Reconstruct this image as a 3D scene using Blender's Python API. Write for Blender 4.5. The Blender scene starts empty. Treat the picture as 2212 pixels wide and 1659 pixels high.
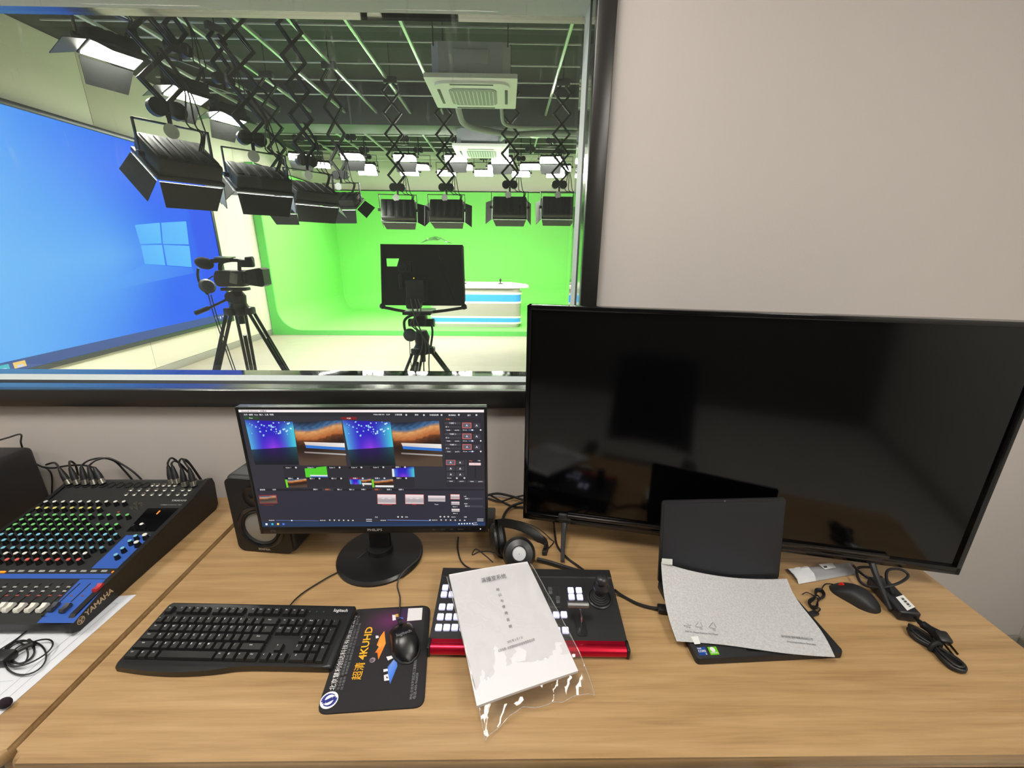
import bpy, bmesh, math, random
import numpy as np
from mathutils import Vector, Matrix, Euler
random.seed(7)
PI = math.pi
SC = bpy.context.scene
COL = SC.collection

# ---------------------------------------------------------------- camera
FPX, CX, CY = 900.0, 1106.0, 829.5
PITCH, YAW, ROLL = math.radians(17.75), math.radians(0.93), math.radians(0.55)
CAM = Vector((0, 0, 1.58))
_f0 = Vector((math.sin(YAW), math.cos(YAW), 0)); _r0 = Vector((math.cos(YAW), -math.sin(YAW), 0)); _u0 = Vector((0, 0, 1))
FWD = math.cos(PITCH) * _f0 - math.sin(PITCH) * _u0
_u1 = math.sin(PITCH) * _f0 + math.cos(PITCH) * _u0
RIGHT = math.cos(ROLL) * _r0 + math.sin(ROLL) * _u1
UP = -math.sin(ROLL) * _r0 + math.cos(ROLL) * _u1
cd = bpy.data.cameras.new('camera'); cam = bpy.data.objects.new('camera', cd); COL.objects.link(cam)
cd.sensor_width = 36; cd.lens = FPX * 36 / 2212; cd.clip_start = 0.02; cd.clip_end = 60
cam.matrix_world = Matrix(((RIGHT.x, UP.x, -FWD.x, CAM.x), (RIGHT.y, UP.y, -FWD.y, CAM.y), (RIGHT.z, UP.z, -FWD.z, CAM.z), (0, 0, 0, 1)))
SC.camera = cam

# ---------------------------------------------------------------- world, exposure
SC.view_settings.view_transform = 'Standard'; SC.view_settings.look = 'None'
SC.view_settings.exposure = 0.0; SC.view_settings.gamma = 1.0; SC.view_settings.use_curve_mapping = False
w = bpy.data.worlds.new('world'); SC.world = w; w.use_nodes = True
w.node_tree.nodes['Background'].inputs[0].default_value = (0.02, 0.02, 0.02, 1)
w.node_tree.nodes['Background'].inputs[1].default_value = 1.0
try:
    SC.cycles.use_denoising = True
    SC.cycles.max_bounces = 8; SC.cycles.diffuse_bounces = 4; SC.cycles.glossy_bounces = 4; SC.cycles.transparent_max_bounces = 14
    SC.cycles.caustics_reflective = False; SC.cycles.caustics_refractive = False
    SC.cycles.sample_clamp_indirect = 6.0
except Exception:
    pass
STUDIO_LAMP = 130.0       # emission of the studio soft lights
ROOM_LAMP = 23.5           # emission of the control room ceiling panels

# ---------------------------------------------------------------- where a sight line meets a real plane
def ray(u, v):
    return RIGHT * ((u - CX) / FPX) - UP * ((v - CY) / FPX) + FWD
def on(u, v, z=0.75):
    d = ray(u, v); return CAM + d * ((z - CAM.z) / d.z)
def at(u, v, y):
    d = ray(u, v); return CAM + d * ((y - CAM.y) / d.y)
def atx(u, v, x):
    d = ray(u, v); return CAM + d * ((x - CAM.x) / d.x)
def loc_on(M, u, v, z=0.0):
    """local x, y where the sight line meets the local plane z of a thing standing at M"""
    Mi = M.inverted(); o = Mi @ CAM; d = Mi.to_3x3() @ ray(u, v)
    t = (z - o.z) / d.z; p = o + d * t
    return Vector((p.x, p.y, z))

# ---------------------------------------------------------------- materials
MATS = {}
def lin(c):
    return tuple(((x / 255) / 12.92 if x / 255 <= 0.04045 else ((x / 255 + 0.055) / 1.055) ** 2.4) for x in c)
def mat(name, rgb, rough=0.5, metal=0.0, spec=0.5, bump=0.0, bscale=200.0, var=0.0, vscale=8.0, emit=0.0, coat=0.0, srgb=True, trans=0.0):
    if name in MATS: return MATS[name]
    c = lin(rgb) if srgb else rgb
    m = bpy.data.materials.new(name); m.use_nodes = True; nt = m.node_tree; b = nt.nodes['Principled BSDF']
    b.inputs['Base Color'].default_value = (*c, 1); b.inputs['Roughness'].default_value = rough
    b.inputs['Metallic'].default_value = metal; b.inputs['Specular IOR Level'].default_value = spec
    if coat: b.inputs['Coat Weight'].default_value = coat; b.inputs['Coat Roughness'].default_value = 0.05
    if trans: b.inputs['Transmission Weight'].default_value = trans
    if emit:
        b.inputs['Emission Color'].default_value = (*c, 1); b.inputs['Emission Strength'].default_value = emit
    if bump or var:
        tc = nt.nodes.new('ShaderNodeTexCoord')
    if bump:
        n = nt.nodes.new('ShaderNodeTexNoise'); n.inputs['Scale'].default_value = bscale; n.inputs['Detail'].default_value = 3
        bp = nt.nodes.new('ShaderNodeBump'); bp.inputs['Strength'].default_value = bump; bp.inputs['Distance'].default_value = 0.002
        nt.links.new(tc.outputs['Object'], n.inputs['Vector']); nt.links.new(n.outputs['Fac'], bp.inputs['Height']); nt.links.new(bp.outputs['Normal'], b.inputs['Normal'])
    if var:
        n = nt.nodes.new('ShaderNodeTexNoise'); n.inputs['Scale'].default_value = vscale; n.inputs['Detail'].default_value = 4
        mx = nt.nodes.new('ShaderNodeMix'); mx.data_type = 'RGBA'
        mx.inputs[6].default_value = (*[x * (1 - var) for x in c], 1); mx.inputs[7].default_value = (*[min(1, x * (1 + var)) for x in c], 1)
        nt.links.new(tc.outputs['Object'], n.inputs['Vector']); nt.links.new(n.outputs['Fac'], mx.inputs[0]); nt.links.new(mx.outputs[2], b.inputs['Base Color'])
    MATS[name] = m
    return m
def emat(name, rgb, strength):
    if name in MATS: return MATS[name]
    m = bpy.data.materials.new(name); m.use_nodes = True; nt = m.node_tree; nt.nodes.clear()
    o = nt.nodes.new('ShaderNodeOutputMaterial'); e = nt.nodes.new('ShaderNodeEmission')
    e.inputs[0].default_value = (*lin(rgb), 1); e.inputs[1].default_value = strength
    nt.links.new(e.outputs[0], o.inputs[0]); MATS[name] = m
    return m
def cmat(name, strength, gloss=0.0):
    """a lit screen: emission taken from the colours of the picture mesh"""
    m = bpy.data.materials.new(name); m.use_nodes = True; nt = m.node_tree; b = nt.nodes['Principled BSDF']
    a = nt.nodes.new('ShaderNodeVertexColor'); a.layer_name = 'pic'
    b.inputs['Base Color'].default_value = (0.01, 0.01, 0.01, 1); b.inputs['Roughness'].default_value = 0.35; b.inputs['Specular IOR Level'].default_value = gloss
    nt.links.new(a.outputs['Color'], b.inputs['Emission Color']); b.inputs['Emission Strength'].default_value = strength
    MATS[name] = m
    return m
def pmat(name, rough=0.6):
    """flat print: base colour taken from the colours of the print mesh"""
    m = bpy.data.materials.new(name); m.use_nodes = True; nt = m.node_tree; b = nt.nodes['Principled BSDF']
    a = nt.nodes.new('ShaderNodeVertexColor'); a.layer_name = 'pic'
    nt.links.new(a.outputs['Color'], b.inputs['Base Color']); b.inputs['Roughness'].default_value = rough
    MATS[name] = m
    return m

# ---------------------------------------------------------------- mesh builder
class G:
    def __init__(s):
        s.bm = bmesh.new()
    def _fin(s, verts, M, m):
        if M is not None: bmesh.ops.transform(s.bm, matrix=M, verts=verts)
        fs = set()
        for v in verts:
            for f in v.link_faces: fs.add(f)
        for f in fs: f.material_index = m
        return verts
    def box(s, c, d, m=0, rot=(0, 0, 0), bev=0.0, seg=2, M=None):
        r = bmesh.ops.create_cube(s.bm, size=1.0); vs = r['verts']
        bmesh.ops.scale(s.bm, vec=Vector(d), verts=vs)
        if bev:
            es = list({e for v in vs for e in v.link_edges})
            r = bmesh.ops.bevel(s.bm, geom=es, offset=min(bev, min(d) * 0.49), segments=seg, affect='EDGES', profile=0.5)
            vs = list({v for f in r['faces'] for v in f.verts} | {v for v in vs if v.is_valid})
        T = Matrix.Translation(c) @ Euler(rot).to_matrix().to_4x4()
        if M is not None: T = M @ T
        return s._fin(vs, T, m)
    def cyl(s, p0, p1, r0, r1=None, n=16, m=0, cap=True):
        p0 = Vector(p0); p1 = Vector(p1); r1 = r0 if r1 is None else r1; d = p1 - p0
        r = bmesh.ops.create_cone(s.bm, cap_ends=cap, segments=n, radius1=r0, radius2=r1, depth=d.length)
        q = Vector((0, 0, 1)).rotation_difference(d.normalized()).to_matrix().to_4x4()
        return s._fin(r['verts'], Matrix.Translation((p0 + p1) / 2) @ q, m)
    def ball(s, c, r, sc=(1, 1, 1), m=0, n=16, rot=(0, 0, 0)):
        q = bmesh.ops.create_uvsphere(s.bm, u_segments=n, v_segments=max(6, n // 2), radius=r)
        M = Matrix.Translation(c) @ Euler(rot).to_matrix().to_4x4() @ Matrix.Diagonal((*sc, 1))
        return s._fin(q['verts'], M, m)
    def lathe(s, prof, n=24, m=0, M=None, close=False):
        """profile of (r, z) turned about local z"""
        rings = []
        for r, z in prof:
            if r < 1e-6: rings.append([s.bm.verts.new((0, 0, z))])
            else: rings.append([s.bm.verts.new((r * math.cos(2 * PI * k / n), r * math.sin(2 * PI * k / n), z)) for k in range(n)])
        for a, b in zip(rings[:-1], rings[1:]):
            for k in range(n):
                k2 = (k + 1) % n
                try:
                    if len(a) == 1 and len(b) == 1: continue
                    if len(a) == 1: s.bm.faces.new((a[0], b[k2], b[k]))
                    elif len(b) == 1: s.bm.faces.new((a[k], a[k2], b[0]))
                    else: s.bm.faces.new((a[k], a[k2], b[k2], b[k]))
                except ValueError: pass
        return s._fin([v for r in rings for v in r], M, m)
    def tube(s, pts, r, n=6, m=0, smooth=4, closed=False):
        P = [Vector(p) for p in pts]
        if smooth > 1 and len(P) > 2:
            Q = []
            L = len(P); rng = range(L if closed else L - 1)
            for i in rng:
                if closed: a, b, c, d = P[(i - 1) % L], P[i], P[(i + 1) % L], P[(i + 2) % L]
                else: a, b, c, d = P[max(i - 1, 0)], P[i], P[i + 1], P[min(i + 2, L - 1)]
                for k in range(smooth):
                    t = k / smooth
                    Q.append(0.5 * ((2 * b) + (c - a) * t + (2 * a - 5 * b + 4 * c - d) * t * t + (3 * b - a - 3 * c + d) * t ** 3))
            if not closed: Q.append(P[-1])
            P = Q
        L = len(P); rings = []; nx = None
        for i, p in enumerate(P):
            t = (P[(i + 1) % L] - P[i - 1]) if closed else (P[min(i + 1, L - 1)] - P[max(i - 1, 0)])
            t = t.normalized() if t.length > 1e-9 else Vector((0, 0, 1))
            if nx is None:
                nx = t.cross(Vector((0, 0, 1)))
                if nx.length < 1e-3: nx = t.cross(Vector((0, 1, 0)))
            nx = (nx - t * nx.dot(t))
            nx = nx.normalized() if nx.length > 1e-6 else t.orthogonal().normalized()
            b = t.cross(nx)
            rr = r[min(i * len(r) // L, len(r) - 1)] if isinstance(r, (list, tuple)) else r
            rings.append([s.bm.verts.new(p + nx * rr * math.cos(2 * PI * k / n) + b * rr * math.sin(2 * PI * k / n)) for k in range(n)])
        pairs = list(zip(rings[:-1], rings[1:])) + ([(rings[-1], rings[0])] if closed else [])
        fs = []
        for a, b in pairs:
            for k in range(n): fs.append(s.bm.faces.new((a[k], a[(k + 1) % n], b[(k + 1) % n], b[k])))
        if not closed:
            fs.append(s.bm.faces.new(rings[0][::-1])); fs.append(s.bm.faces.new(rings[-1]))
        for f in fs: f.material_index = m
        return rings
    def prism(s, poly, z0, z1, m=0, M=None, bev=0.0, seg=2, mtop=None):
        a = [s.bm.verts.new((x, y, z0)) for x, y in poly]; b = [s.bm.verts.new((x, y, z1)) for x, y in poly]
        L = len(poly); fs = [s.bm.faces.new(a[::-1]), s.bm.faces.new(b)]
        for k in range(L): fs.append(s.bm.faces.new((a[k], a[(k + 1) % L], b[(k + 1) % L], b[k])))
        for f in fs: f.material_index = m
        if mtop is not None: fs[1].material_index = mtop
        vs = a + b
        if bev:
            es = list(set(fs[1].edges))
            r = bmesh.ops.bevel(s.bm, geom=es, offset=bev, segments=seg, affect='EDGES', profile=0.5)
            vs = list({v for f in r['faces'] for v in f.verts} | {v for v in vs if v.is_valid})
        if M is not None: bmesh.ops.transform(s.bm, matrix=M, verts=[v for v in vs if v.is_valid])
        return vs
    def quad(s, pts, m=0):
        f = s.bm.faces.new([s.bm.verts.new(Vector(p)) for p in pts]); f.material_index = m
        return f
    def grid(s, fn, nu, nv, m=0, thick=0.0):
        V = [[s.bm.verts.new(Vector(fn(i / nu, j / nv))) for i in range(nu + 1)] for j in range(nv + 1)]
        for j in range(nv):
            for i in range(nu):
                f = s.bm.faces.new((V[j][i], V[j][i + 1], V[j + 1][i + 1], V[j + 1][i])); f.material_index = m
        return V
    def build(s, name, mats, parent=None, loc=None, rot=None, sharp=38, M=None):
        bm = s.bm
        if M is not None: bmesh.ops.transform(bm, matrix=M, verts=bm.verts)
        bmesh.ops.recalc_face_normals(bm, faces=bm.faces)
        ca = math.radians(sharp)
        for f in bm.faces: f.smooth = True
        for e in bm.edges:
            if len(e.link_faces) != 2 or e.calc_face_angle(0) > ca: e.smooth = False
        me = bpy.data.meshes.new(name); bm.to_mesh(me); bm.free()
        for m in (mats if isinstance(mats, (list, tuple)) else [mats]): me.materials.append(m)
        o = bpy.data.objects.new(name, me); COL.objects.link(o)
        if parent is not None: o.parent = parent
        if loc is not None: o.location = loc
        if rot is not None: o.rotation_euler = rot
        return o

def tag(o, label, cat=None, group=None):
    o['label'] = label
    if cat: o['category'] = cat
    if group: o['group'] = group
    return o
def thing(name, label, cat, loc=(0, 0, 0), rot=(0, 0, 0), group=None):
    o = bpy.data.objects.new(name, None); COL.objects.link(o); o.empty_display_size = 0.05
    o.location = loc; o.rotation_euler = rot
    return tag(o, label, cat, group)
def struct(o):
    o['kind'] = 'structure'; return o
def inst(src, parent, loc=(0, 0, 0), rot=(0, 0, 0), scale=(1, 1, 1)):
    o = bpy.data.objects.new(src.name.split('.')[0], src.data); COL.objects.link(o)
    o.parent = parent; o.location = loc; o.rotation_euler = rot; o.scale = scale
    return o
def rrect(w, h, r, n=5, x=0, y=0):
    """rounded rectangle outline centred on x, y"""
    P = []
    for cx, cy, a0 in ((w / 2 - r, h / 2 - r, 0), (-w / 2 + r, h / 2 - r, 90), (-w / 2 + r, -h / 2 + r, 180), (w / 2 - r, -h / 2 + r, 270)):
        for k in range(n + 1):
            a = math.radians(a0 + 90 * k / n); P.append((x + cx + r * math.cos(a), y + cy + r * math.sin(a)))
    return P
def mx(root):
    """world matrix of a freshly placed root"""
    return Matrix.Translation(root.location) @ root.rotation_euler.to_matrix().to_4x4()

# lettering: flat glyph meshes
_dg = None
_TC = {}
def glyphs(txt, size, align='CENTER', shear=0.0, bold=0.0):
    key = (txt, align, shear, bold)
    if key not in _TC:
        c = bpy.data.curves.new('lettering', 'FONT'); c.body = txt; c.size = 1.0; c.align_x = align; c.align_y = 'CENTER'; c.shear = shear
        c.offset = bold; c.resolution_u = 2; c.fill_mode = 'FRONT'
        o = bpy.data.objects.new('lettering', c); COL.objects.link(o)
        dg = bpy.context.evaluated_depsgraph_get(); me = bpy.data.meshes.new_from_object(o.evaluated_get(dg))
        _TC[key] = ([tuple(v.co) for v in me.vertices], [tuple(p.vertices) for p in me.polygons])
        bpy.data.objects.remove(o); bpy.data.curves.remove(c); bpy.data.meshes.remove(me)
    V, Fc = _TC[key]
    return [(x * size, y * size) for x, y, z in V], Fc
def letter(items, name, mats, parent, z=0.0):
    """items: (text, size, x, y, angle, sx, material index[, align[, bold]]); one flat print of lettering"""
    vs = []; fs = []; mi = []
    for it in items:
        txt, size, x, y, ang, sx, m = it[:7]; al = it[7] if len(it) > 7 else 'CENTER'; bo = it[8] if len(it) > 8 else 0.0
        V, Fc = glyphs(txt, size, al, 0.0, bo); ca, sa = math.cos(ang), math.sin(ang); b = len(vs)
        for (px, py) in V:
            px *= sx; vs.append((x + px * ca - py * sa, y + px * sa + py * ca, z))
        for f in Fc: fs.append([b + k for k in f]); mi.append(m)
    me = bpy.data.meshes.new(name); me.from_pydata(vs, [], fs)
    for m in (mats if isinstance(mats, (list, tuple)) else [mats]): me.materials.append(m)
    for p, k in zip(me.polygons, mi): p.material_index = k
    o = bpy.data.objects.new(name, me); COL.objects.link(o)
    if parent is not None: o.parent = parent
    o['kind'] = 'stuff'
    return o

class Pic:
    """a flat coloured picture made of faces with colours at their corners (a screen or a print)"""
    def __init__(s): s.v = []; s.f = []; s.c = []; s.z = 0.0
    def poly(s, pts, cols):
        b = len(s.v)
        if not isinstance(cols[0], (tuple, list)): cols = [cols] * len(pts)
        for p in pts: s.v.append((p[0], p[1], s.z))
        s.f.append(list(range(b, b + len(pts)))); s.c += [lin(c) for c in cols]
        s.z += 0.000002
    def rect(s, x0, y0, x1, y1, col):
        s.poly([(x0, y0), (x1, y0), (x1, y1), (x0, y1)], col)
    def disc(s, x, y, r, col, n=10, sy=1.0):
        s.poly([(x + r * math.cos(2 * PI * k / n), y + sy * r * math.sin(2 * PI * k / n)) for k in range(n)], col)
    def field(s, P, nu, nv, fn):
        """P: four corners, bottom left first and counter-clockwise; fn(u, v) -> colour"""
        b = len(s.v); (a, bb, c, d) = [Vector((p[0], p[1])) for p in P]
        for j in range(nv + 1):
            for i in range(nu + 1):
                u, v = i / nu, j / nv; q = (a * (1 - u) + bb * u) * (1 - v) + (d * (1 - u) + c * u) * v
                s.v.append((q.x, q.y, s.z))
        for j in range(nv):
            for i in range(nu):
                k = b + j * (nu + 1) + i; s.f.append([k, k + 1, k + nu + 2, k + nu + 1])
        for j in range(nv + 1):
            for i in range(nu + 1): s.c.append(lin(fn(i / nu, j / nv)))
        s.z += 0.000002
    def build(s, name, m, parent, loc=(0, 0, 0), rot=(0, 0, 0), zscale=1.0):
        me = bpy.data.meshes.new(name); me.from_pydata([(x, y, z * zscale) for x, y, z in s.v], [], s.f)
        a = me.color_attributes.new('pic', 'FLOAT_COLOR', 'POINT')
        a.data.foreach_set('color', np.array([(*c, 1.0) for c in s.c], dtype=np.float32).ravel())
        me.materials.append(m); o = bpy.data.objects.new(name, me); COL.objects.link(o)
        o.parent = parent; o.location = loc; o.rotation_euler = rot; o['kind'] = 'stuff'
        return o
def homog(src, dst):
    A = []; B = []
    for (x, y), (u, v) in zip(src, dst):
        A.append([x, y, 1, 0, 0, 0, -u * x, -u * y]); B.append(u); A.append([0, 0, 0, x, y, 1, -v * x, -v * y]); B.append(v)
    h = np.linalg.solve(np.array(A, float), np.array(B, float))
    def f(x, y):
        d = h[6] * x + h[7] * y + 1
        return ((h[0] * x + h[1] * y + h[2]) / d, (h[3] * x + h[4] * y + h[5]) / d)
    return f
def clampc(c): return tuple(max(0, min(255, x)) for x in c)
def mixc(a, b, t):
    t = max(0, min(1, t)); return tuple(x + (y - x) * t for x, y in zip(a, b))
# ================================================================ surfaces
def wood_mat():
    m = bpy.data.materials.new('beech_veneer'); m.use_nodes = True; nt = m.node_tree; b = nt.nodes['Principled BSDF']; N = nt.nodes.new; Lk = nt.links.new
    tc = N('ShaderNodeTexCoord'); mp = N('ShaderNodeMapping'); mp.inputs['Scale'].default_value = (1.1, 22, 22)
    Lk(tc.outputs['Object'], mp.inputs['Vector'])
    n1 = N('ShaderNodeTexNoise'); n1.inputs['Scale'].default_value = 2.2; n1.inputs['Detail'].default_value = 6; n1.inputs['Roughness'].default_value = 0.62; n1.inputs['Distortion'].default_value = 0.35
    Lk(mp.outputs[0], n1.inputs['Vector'])
    mp2 = N('ShaderNodeMapping'); mp2.inputs['Scale'].default_value = (5, 130, 60); Lk(tc.outputs['Object'], mp2.inputs['Vector'])
    n2 = N('ShaderNodeTexNoise'); n2.inputs['Scale'].default_value = 2.0; n2.inputs['Detail'].default_value = 4; Lk(mp2.outputs[0], n2.inputs['Vector'])
    mp3 = N('ShaderNodeMapping'); mp3.inputs['Scale'].default_value = (1.4, 2.6, 2); Lk(tc.outputs['Object'], mp3.inputs['Vector'])
    n3 = N('ShaderNodeTexNoise'); n3.inputs['Scale'].default_value = 1.6; n3.inputs['Detail'].default_value = 2; Lk(mp3.outputs[0], n3.inputs['Vector'])
    r = N('ShaderNodeValToRGB'); e = r.color_ramp.elements
    e[0].position = 0.30; e[0].color = (*lin((143, 112, 74)), 1); e[1].position = 0.74; e[1].color = (*lin((189, 159, 116)), 1)
    k = e.new(0.5); k.color = (*lin((170, 138, 96)), 1)
    ad = N('ShaderNodeMath'); ad.operation = 'MULTIPLY_ADD'; ad.inputs[1].default_value = 0.22; Lk(n2.outputs['Fac'], ad.inputs[0])
    ml = N('ShaderNodeMath'); ml.operation = 'MULTIPLY_ADD'; ml.inputs[1].default_value = 0.74; Lk(n1.outputs['Fac'], ml.inputs[0]); ml.inputs[2].default_value = 0.02
    Lk(ml.outputs[0], ad.inputs[2])
    a3 = N('ShaderNodeMath'); a3.operation = 'MULTIPLY_ADD'; a3.inputs[1].default_value = 0.25; Lk(n3.outputs['Fac'], a3.inputs[0])
    sb = N('ShaderNodeMath'); sb.operation = 'SUBTRACT'; sb.inputs[1].default_value = 0.12; Lk(ad.outputs[0], sb.inputs[0]); Lk(sb.outputs[0], a3.inputs[2])
    Lk(a3.outputs[0], r.inputs[0]); Lk(r.outputs[0], b.inputs['Base Color'])
    b.inputs['Roughness'].default_value = 0.38; b.inputs['Specular IOR Level'].default_value = 0.45
    bp = N('ShaderNodeBump'); bp.inputs['Strength'].default_value = 0.08; bp.inputs['Distance'].default_value = 0.001; Lk(n2.outputs['Fac'], bp.inputs['Height']); Lk(bp.outputs[0], b.inputs['Normal'])
    return m
def schlick(nt):
    lw = nt.nodes.new('ShaderNodeLayerWeight'); lw.inputs[0].default_value = 0.5
    p = nt.nodes.new('ShaderNodeMath'); p.operation = 'POWER'; p.inputs[1].default_value = 5; nt.links.new(lw.outputs['Facing'], p.inputs[0])
    q = nt.nodes.new('ShaderNodeMath'); q.operation = 'MULTIPLY_ADD'; q.inputs[1].default_value = 0.95; q.inputs[2].default_value = 0.045; nt.links.new(p.outputs[0], q.inputs[0])
    return q
def pane_mat(name, dirt):
    """clear window glass with its streaks of dried cleaning water"""
    m = bpy.data.materials.new(name); m.use_nodes = True; nt = m.node_tree; nt.nodes.clear(); N = nt.nodes.new; Lk = nt.links.new
    o = N('ShaderNodeOutputMaterial'); tr = N('ShaderNodeBsdfTransparent'); tr.inputs[0].default_value = (0.95, 0.975, 0.965, 1)
    gl = N('ShaderNodeBsdfGlossy'); gl.inputs['Roughness'].default_value = 0.0
    fr = schlick(nt)
    m1 = N('ShaderNodeMixShader'); Lk(fr.outputs[0], m1.inputs[0]); Lk(tr.outputs[0], m1.inputs[1]); Lk(gl.outputs[0], m1.inputs[2])
    if not dirt:
        Lk(m1.outputs[0], o.inputs[0]); return m
    df = N('ShaderNodeBsdfTranslucent'); df.inputs[0].default_value = (0.8, 0.85, 0.8, 1)
    d2 = N('ShaderNodeBsdfDiffuse'); d2.inputs[0].default_value = (0.8, 0.85, 0.8, 1)
    dd = N('ShaderNodeMixShader'); dd.inputs[0].default_value = 0.5; Lk(df.outputs[0], dd.inputs[1]); Lk(d2.outputs[0], dd.inputs[2])
    tc = N('ShaderNodeTexCoord'); mp = N('ShaderNodeMapping'); mp.inputs['Scale'].default_value = (16, 1, 2.4); Lk(tc.outputs['Object'], mp.inputs[0])
    n = N('ShaderNodeTexNoise'); n.inputs['Scale'].default_value = 2.0; n.inputs['Detail'].default_value = 5; n.inputs['Roughness'].default_value = 0.7; n.inputs['Distortion'].default_value = 0.6; Lk(mp.outputs[0], n.inputs['Vector'])
    n2 = N('ShaderNodeTexNoise'); n2.inputs['Scale'].default_value = 3.0; Lk(tc.outputs['Object'], n2.inputs['Vector'])
    r = N('ShaderNodeValToRGB'); r.color_ramp.elements[0].position = 0.60; r.color_ramp.elements[1].position = 0.75; Lk(n.outputs['Fac'], r.inputs[0])
    sx = N('ShaderNodeSeparateXYZ'); Lk(tc.outputs['Object'], sx.inputs[0])
    rz = N('ShaderNodeMapRange'); rz.inputs[1].default_value = 1.72; rz.inputs[2].default_value = 2.05; Lk(sx.outputs['Z'], rz.inputs[0])
    rx = N('ShaderNodeMapRange'); rx.inputs[1].default_value = 0.3; rx.inputs[2].default_value = -1.2; rx.inputs[3].default_value = 0.25; Lk(sx.outputs['X'], rx.inputs[0])
    q = N('ShaderNodeMath'); q.operation = 'MULTIPLY'; Lk(r.outputs[0], q.inputs[0]); Lk(rz.outputs[0], q.inputs[1])
    q2 = N('ShaderNodeMath'); q2.operation = 'MULTIPLY'; Lk(q.outputs[0], q2.inputs[0]); Lk(rx.outputs[0], q2.inputs[1])
    q3 = N('ShaderNodeMath'); q3.operation = 'MULTIPLY_ADD'; q3.inputs[1].default_value = dirt; q3.inputs[2].default_value = 0.022; Lk(q2.outputs[0], q3.inputs[0])
    m2 = N('ShaderNodeMixShader'); Lk(q3.outputs[0], m2.inputs[0]); Lk(m1.outputs[0], m2.inputs[1]); Lk(dd.outputs[0], m2.inputs[2]); Lk(m2.outputs[0], o.inputs[0])
    return m
def film_mat(name, tint, gloss=1.0, haze=0.06):
    """thin clear plastic film"""
    m = bpy.data.materials.new(name); m.use_nodes = True; nt = m.node_tree; nt.nodes.clear(); N = nt.nodes.new; Lk = nt.links.new
    o = N('ShaderNodeOutputMaterial'); tr = N('ShaderNodeBsdfTransparent'); tr.inputs[0].default_value = (*tint, 1)
    gl = N('ShaderNodeBsdfGlossy'); gl.inputs['Roughness'].default_value = 0.08
    df = N('ShaderNodeBsdfDiffuse'); df.inputs[0].default_value = (0.9, 0.9, 0.9, 1)
    a = N('ShaderNodeMixShader'); a.inputs[0].default_value = haze; Lk(tr.outputs[0], a.inputs[1]); Lk(df.outputs[0], a.inputs[2])
    fr = schlick(nt)
    k = N('ShaderNodeMath'); k.operation = 'MULTIPLY'; k.inputs[1].default_value = gloss; Lk(fr.outputs[0], k.inputs[0])
    b = N('ShaderNodeMixShader'); Lk(k.outputs[0], b.inputs[0]); Lk(a.outputs[0], b.inputs[1]); Lk(gl.outputs[0], b.inputs[2]); Lk(b.outputs[0], o.inputs[0])
    MATS[name] = m
    return m
WOOD = wood_mat()
WALL = mat('room_wall_paint', (197, 191, 186), 0.75, bump=0.12, bscale=260, var=0.02, vscale=2, spec=0.3)
REAR = mat('rear_wall_dark', (84, 82, 80), 0.6)
CREAM = mat('cream_wall_panel', (226, 224, 205), 0.55, var=0.02, vscale=1.5, spec=0.3)
DARK = mat('dark_ceiling_paint', (40, 43, 42), 0.8, var=0.12, vscale=1.2)
DARKW = mat('dark_upper_wall_paint', (70, 74, 70), 0.8)
GREEN = mat('chroma_green_paint', (142, 232, 116), 0.6, spec=0.25, var=0.03, vscale=0.8)
SFLOOR = mat('studio_vinyl_floor', (182, 174, 156), 0.4, var=0.10, vscale=5, spec=0.35)
RFLOOR = mat('room_floor', (182, 180, 176), 0.5, var=0.08, vscale=4)
CEILW = mat('room_ceiling', (225, 225, 222), 0.8)
BFRAME = mat('black_polished_frame', (26, 26, 27), 0.16, metal=0.0, spec=0.6, coat=0.6)
FFACE = mat('dark_bronze_frame_face', (52, 51, 49), 0.30, metal=0.5, spec=0.6)
MIRROR = mat('polished_dark_trim', (128, 130, 130), 0.04, metal=1.0)
REVEAL = mat('white_reveal_paint', (238, 243, 244), 0.6)
RUBBER = mat('black_rubber', (14, 14, 15), 0.7)
RAIL = mat('pale_metal_rail', (212, 218, 212), 0.28, metal=0.55)
BASEB = mat('grey_baseboard', (150, 148, 140), 0.5)

# ================================================================ control room shell
YW = 1.29; YS = 1.50          # the two faces of the wall between control room and studio
WX0, WX1, WZ0, WZ1 = -2.35, 0.223, 1.149, 2.222
ZC = 3.95                      # studio ceiling
g = G()
def wbox(g, x0, x1, y0, y1, z0, z1, m=0, bev=0): g.box(((x0 + x1) / 2, (y0 + y1) / 2, (z0 + z1) / 2), (x1 - x0, y1 - y0, z1 - z0), m, bev=bev)
wbox(g, -4.6, WX0, YW, YS, 0, ZC); wbox(g, WX1 + 0.004, 3.3, YW, YS, 0, ZC); wbox(g, WX0, WX1 + 0.004, YW, YS, 0, WZ0 - 0.004); wbox(g, WX0, WX1 + 0.004, YW, YS, WZ1 + 0.004, ZC)
struct(g.build('wall_front', WALL)); o = bpy.data.objects['wall_front']; o['label'] = 'warm grey painted wall with the studio window in it'
g = G(); wbox(g, 2.115, 2.2, -2.6, YW, 0, 2.8); o = struct(g.build('wall_right', mat('right_wall_paint', (205, 203, 195), 0.75, spec=0.3))); o['label'] = 'pale side wall to the right of the desk'
g = G(); wbox(g, -3.3, -3.2, -2.6, YW, 0, 2.8); struct(g.build('wall_left', WALL))['label'] = 'left side wall of the control room'
g = G(); wbox(g, -3.3, 2.2, -2.7, -2.6, 0, 2.8); struct(g.build('wall_rear', REAR))['label'] = 'dark wall behind the viewer'
g = G(); wbox(g, -3.3, 2.2, -2.7, YW, -0.08, 0); struct(g.build('floor', RFLOOR))['label'] = 'grey control room floor'
g = G(); wbox(g, -3.3, 2.2, -2.7, YW, 2.8, 2.88); struct(g.build('ceiling', CEILW))['label'] = 'white control room ceiling'
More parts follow.
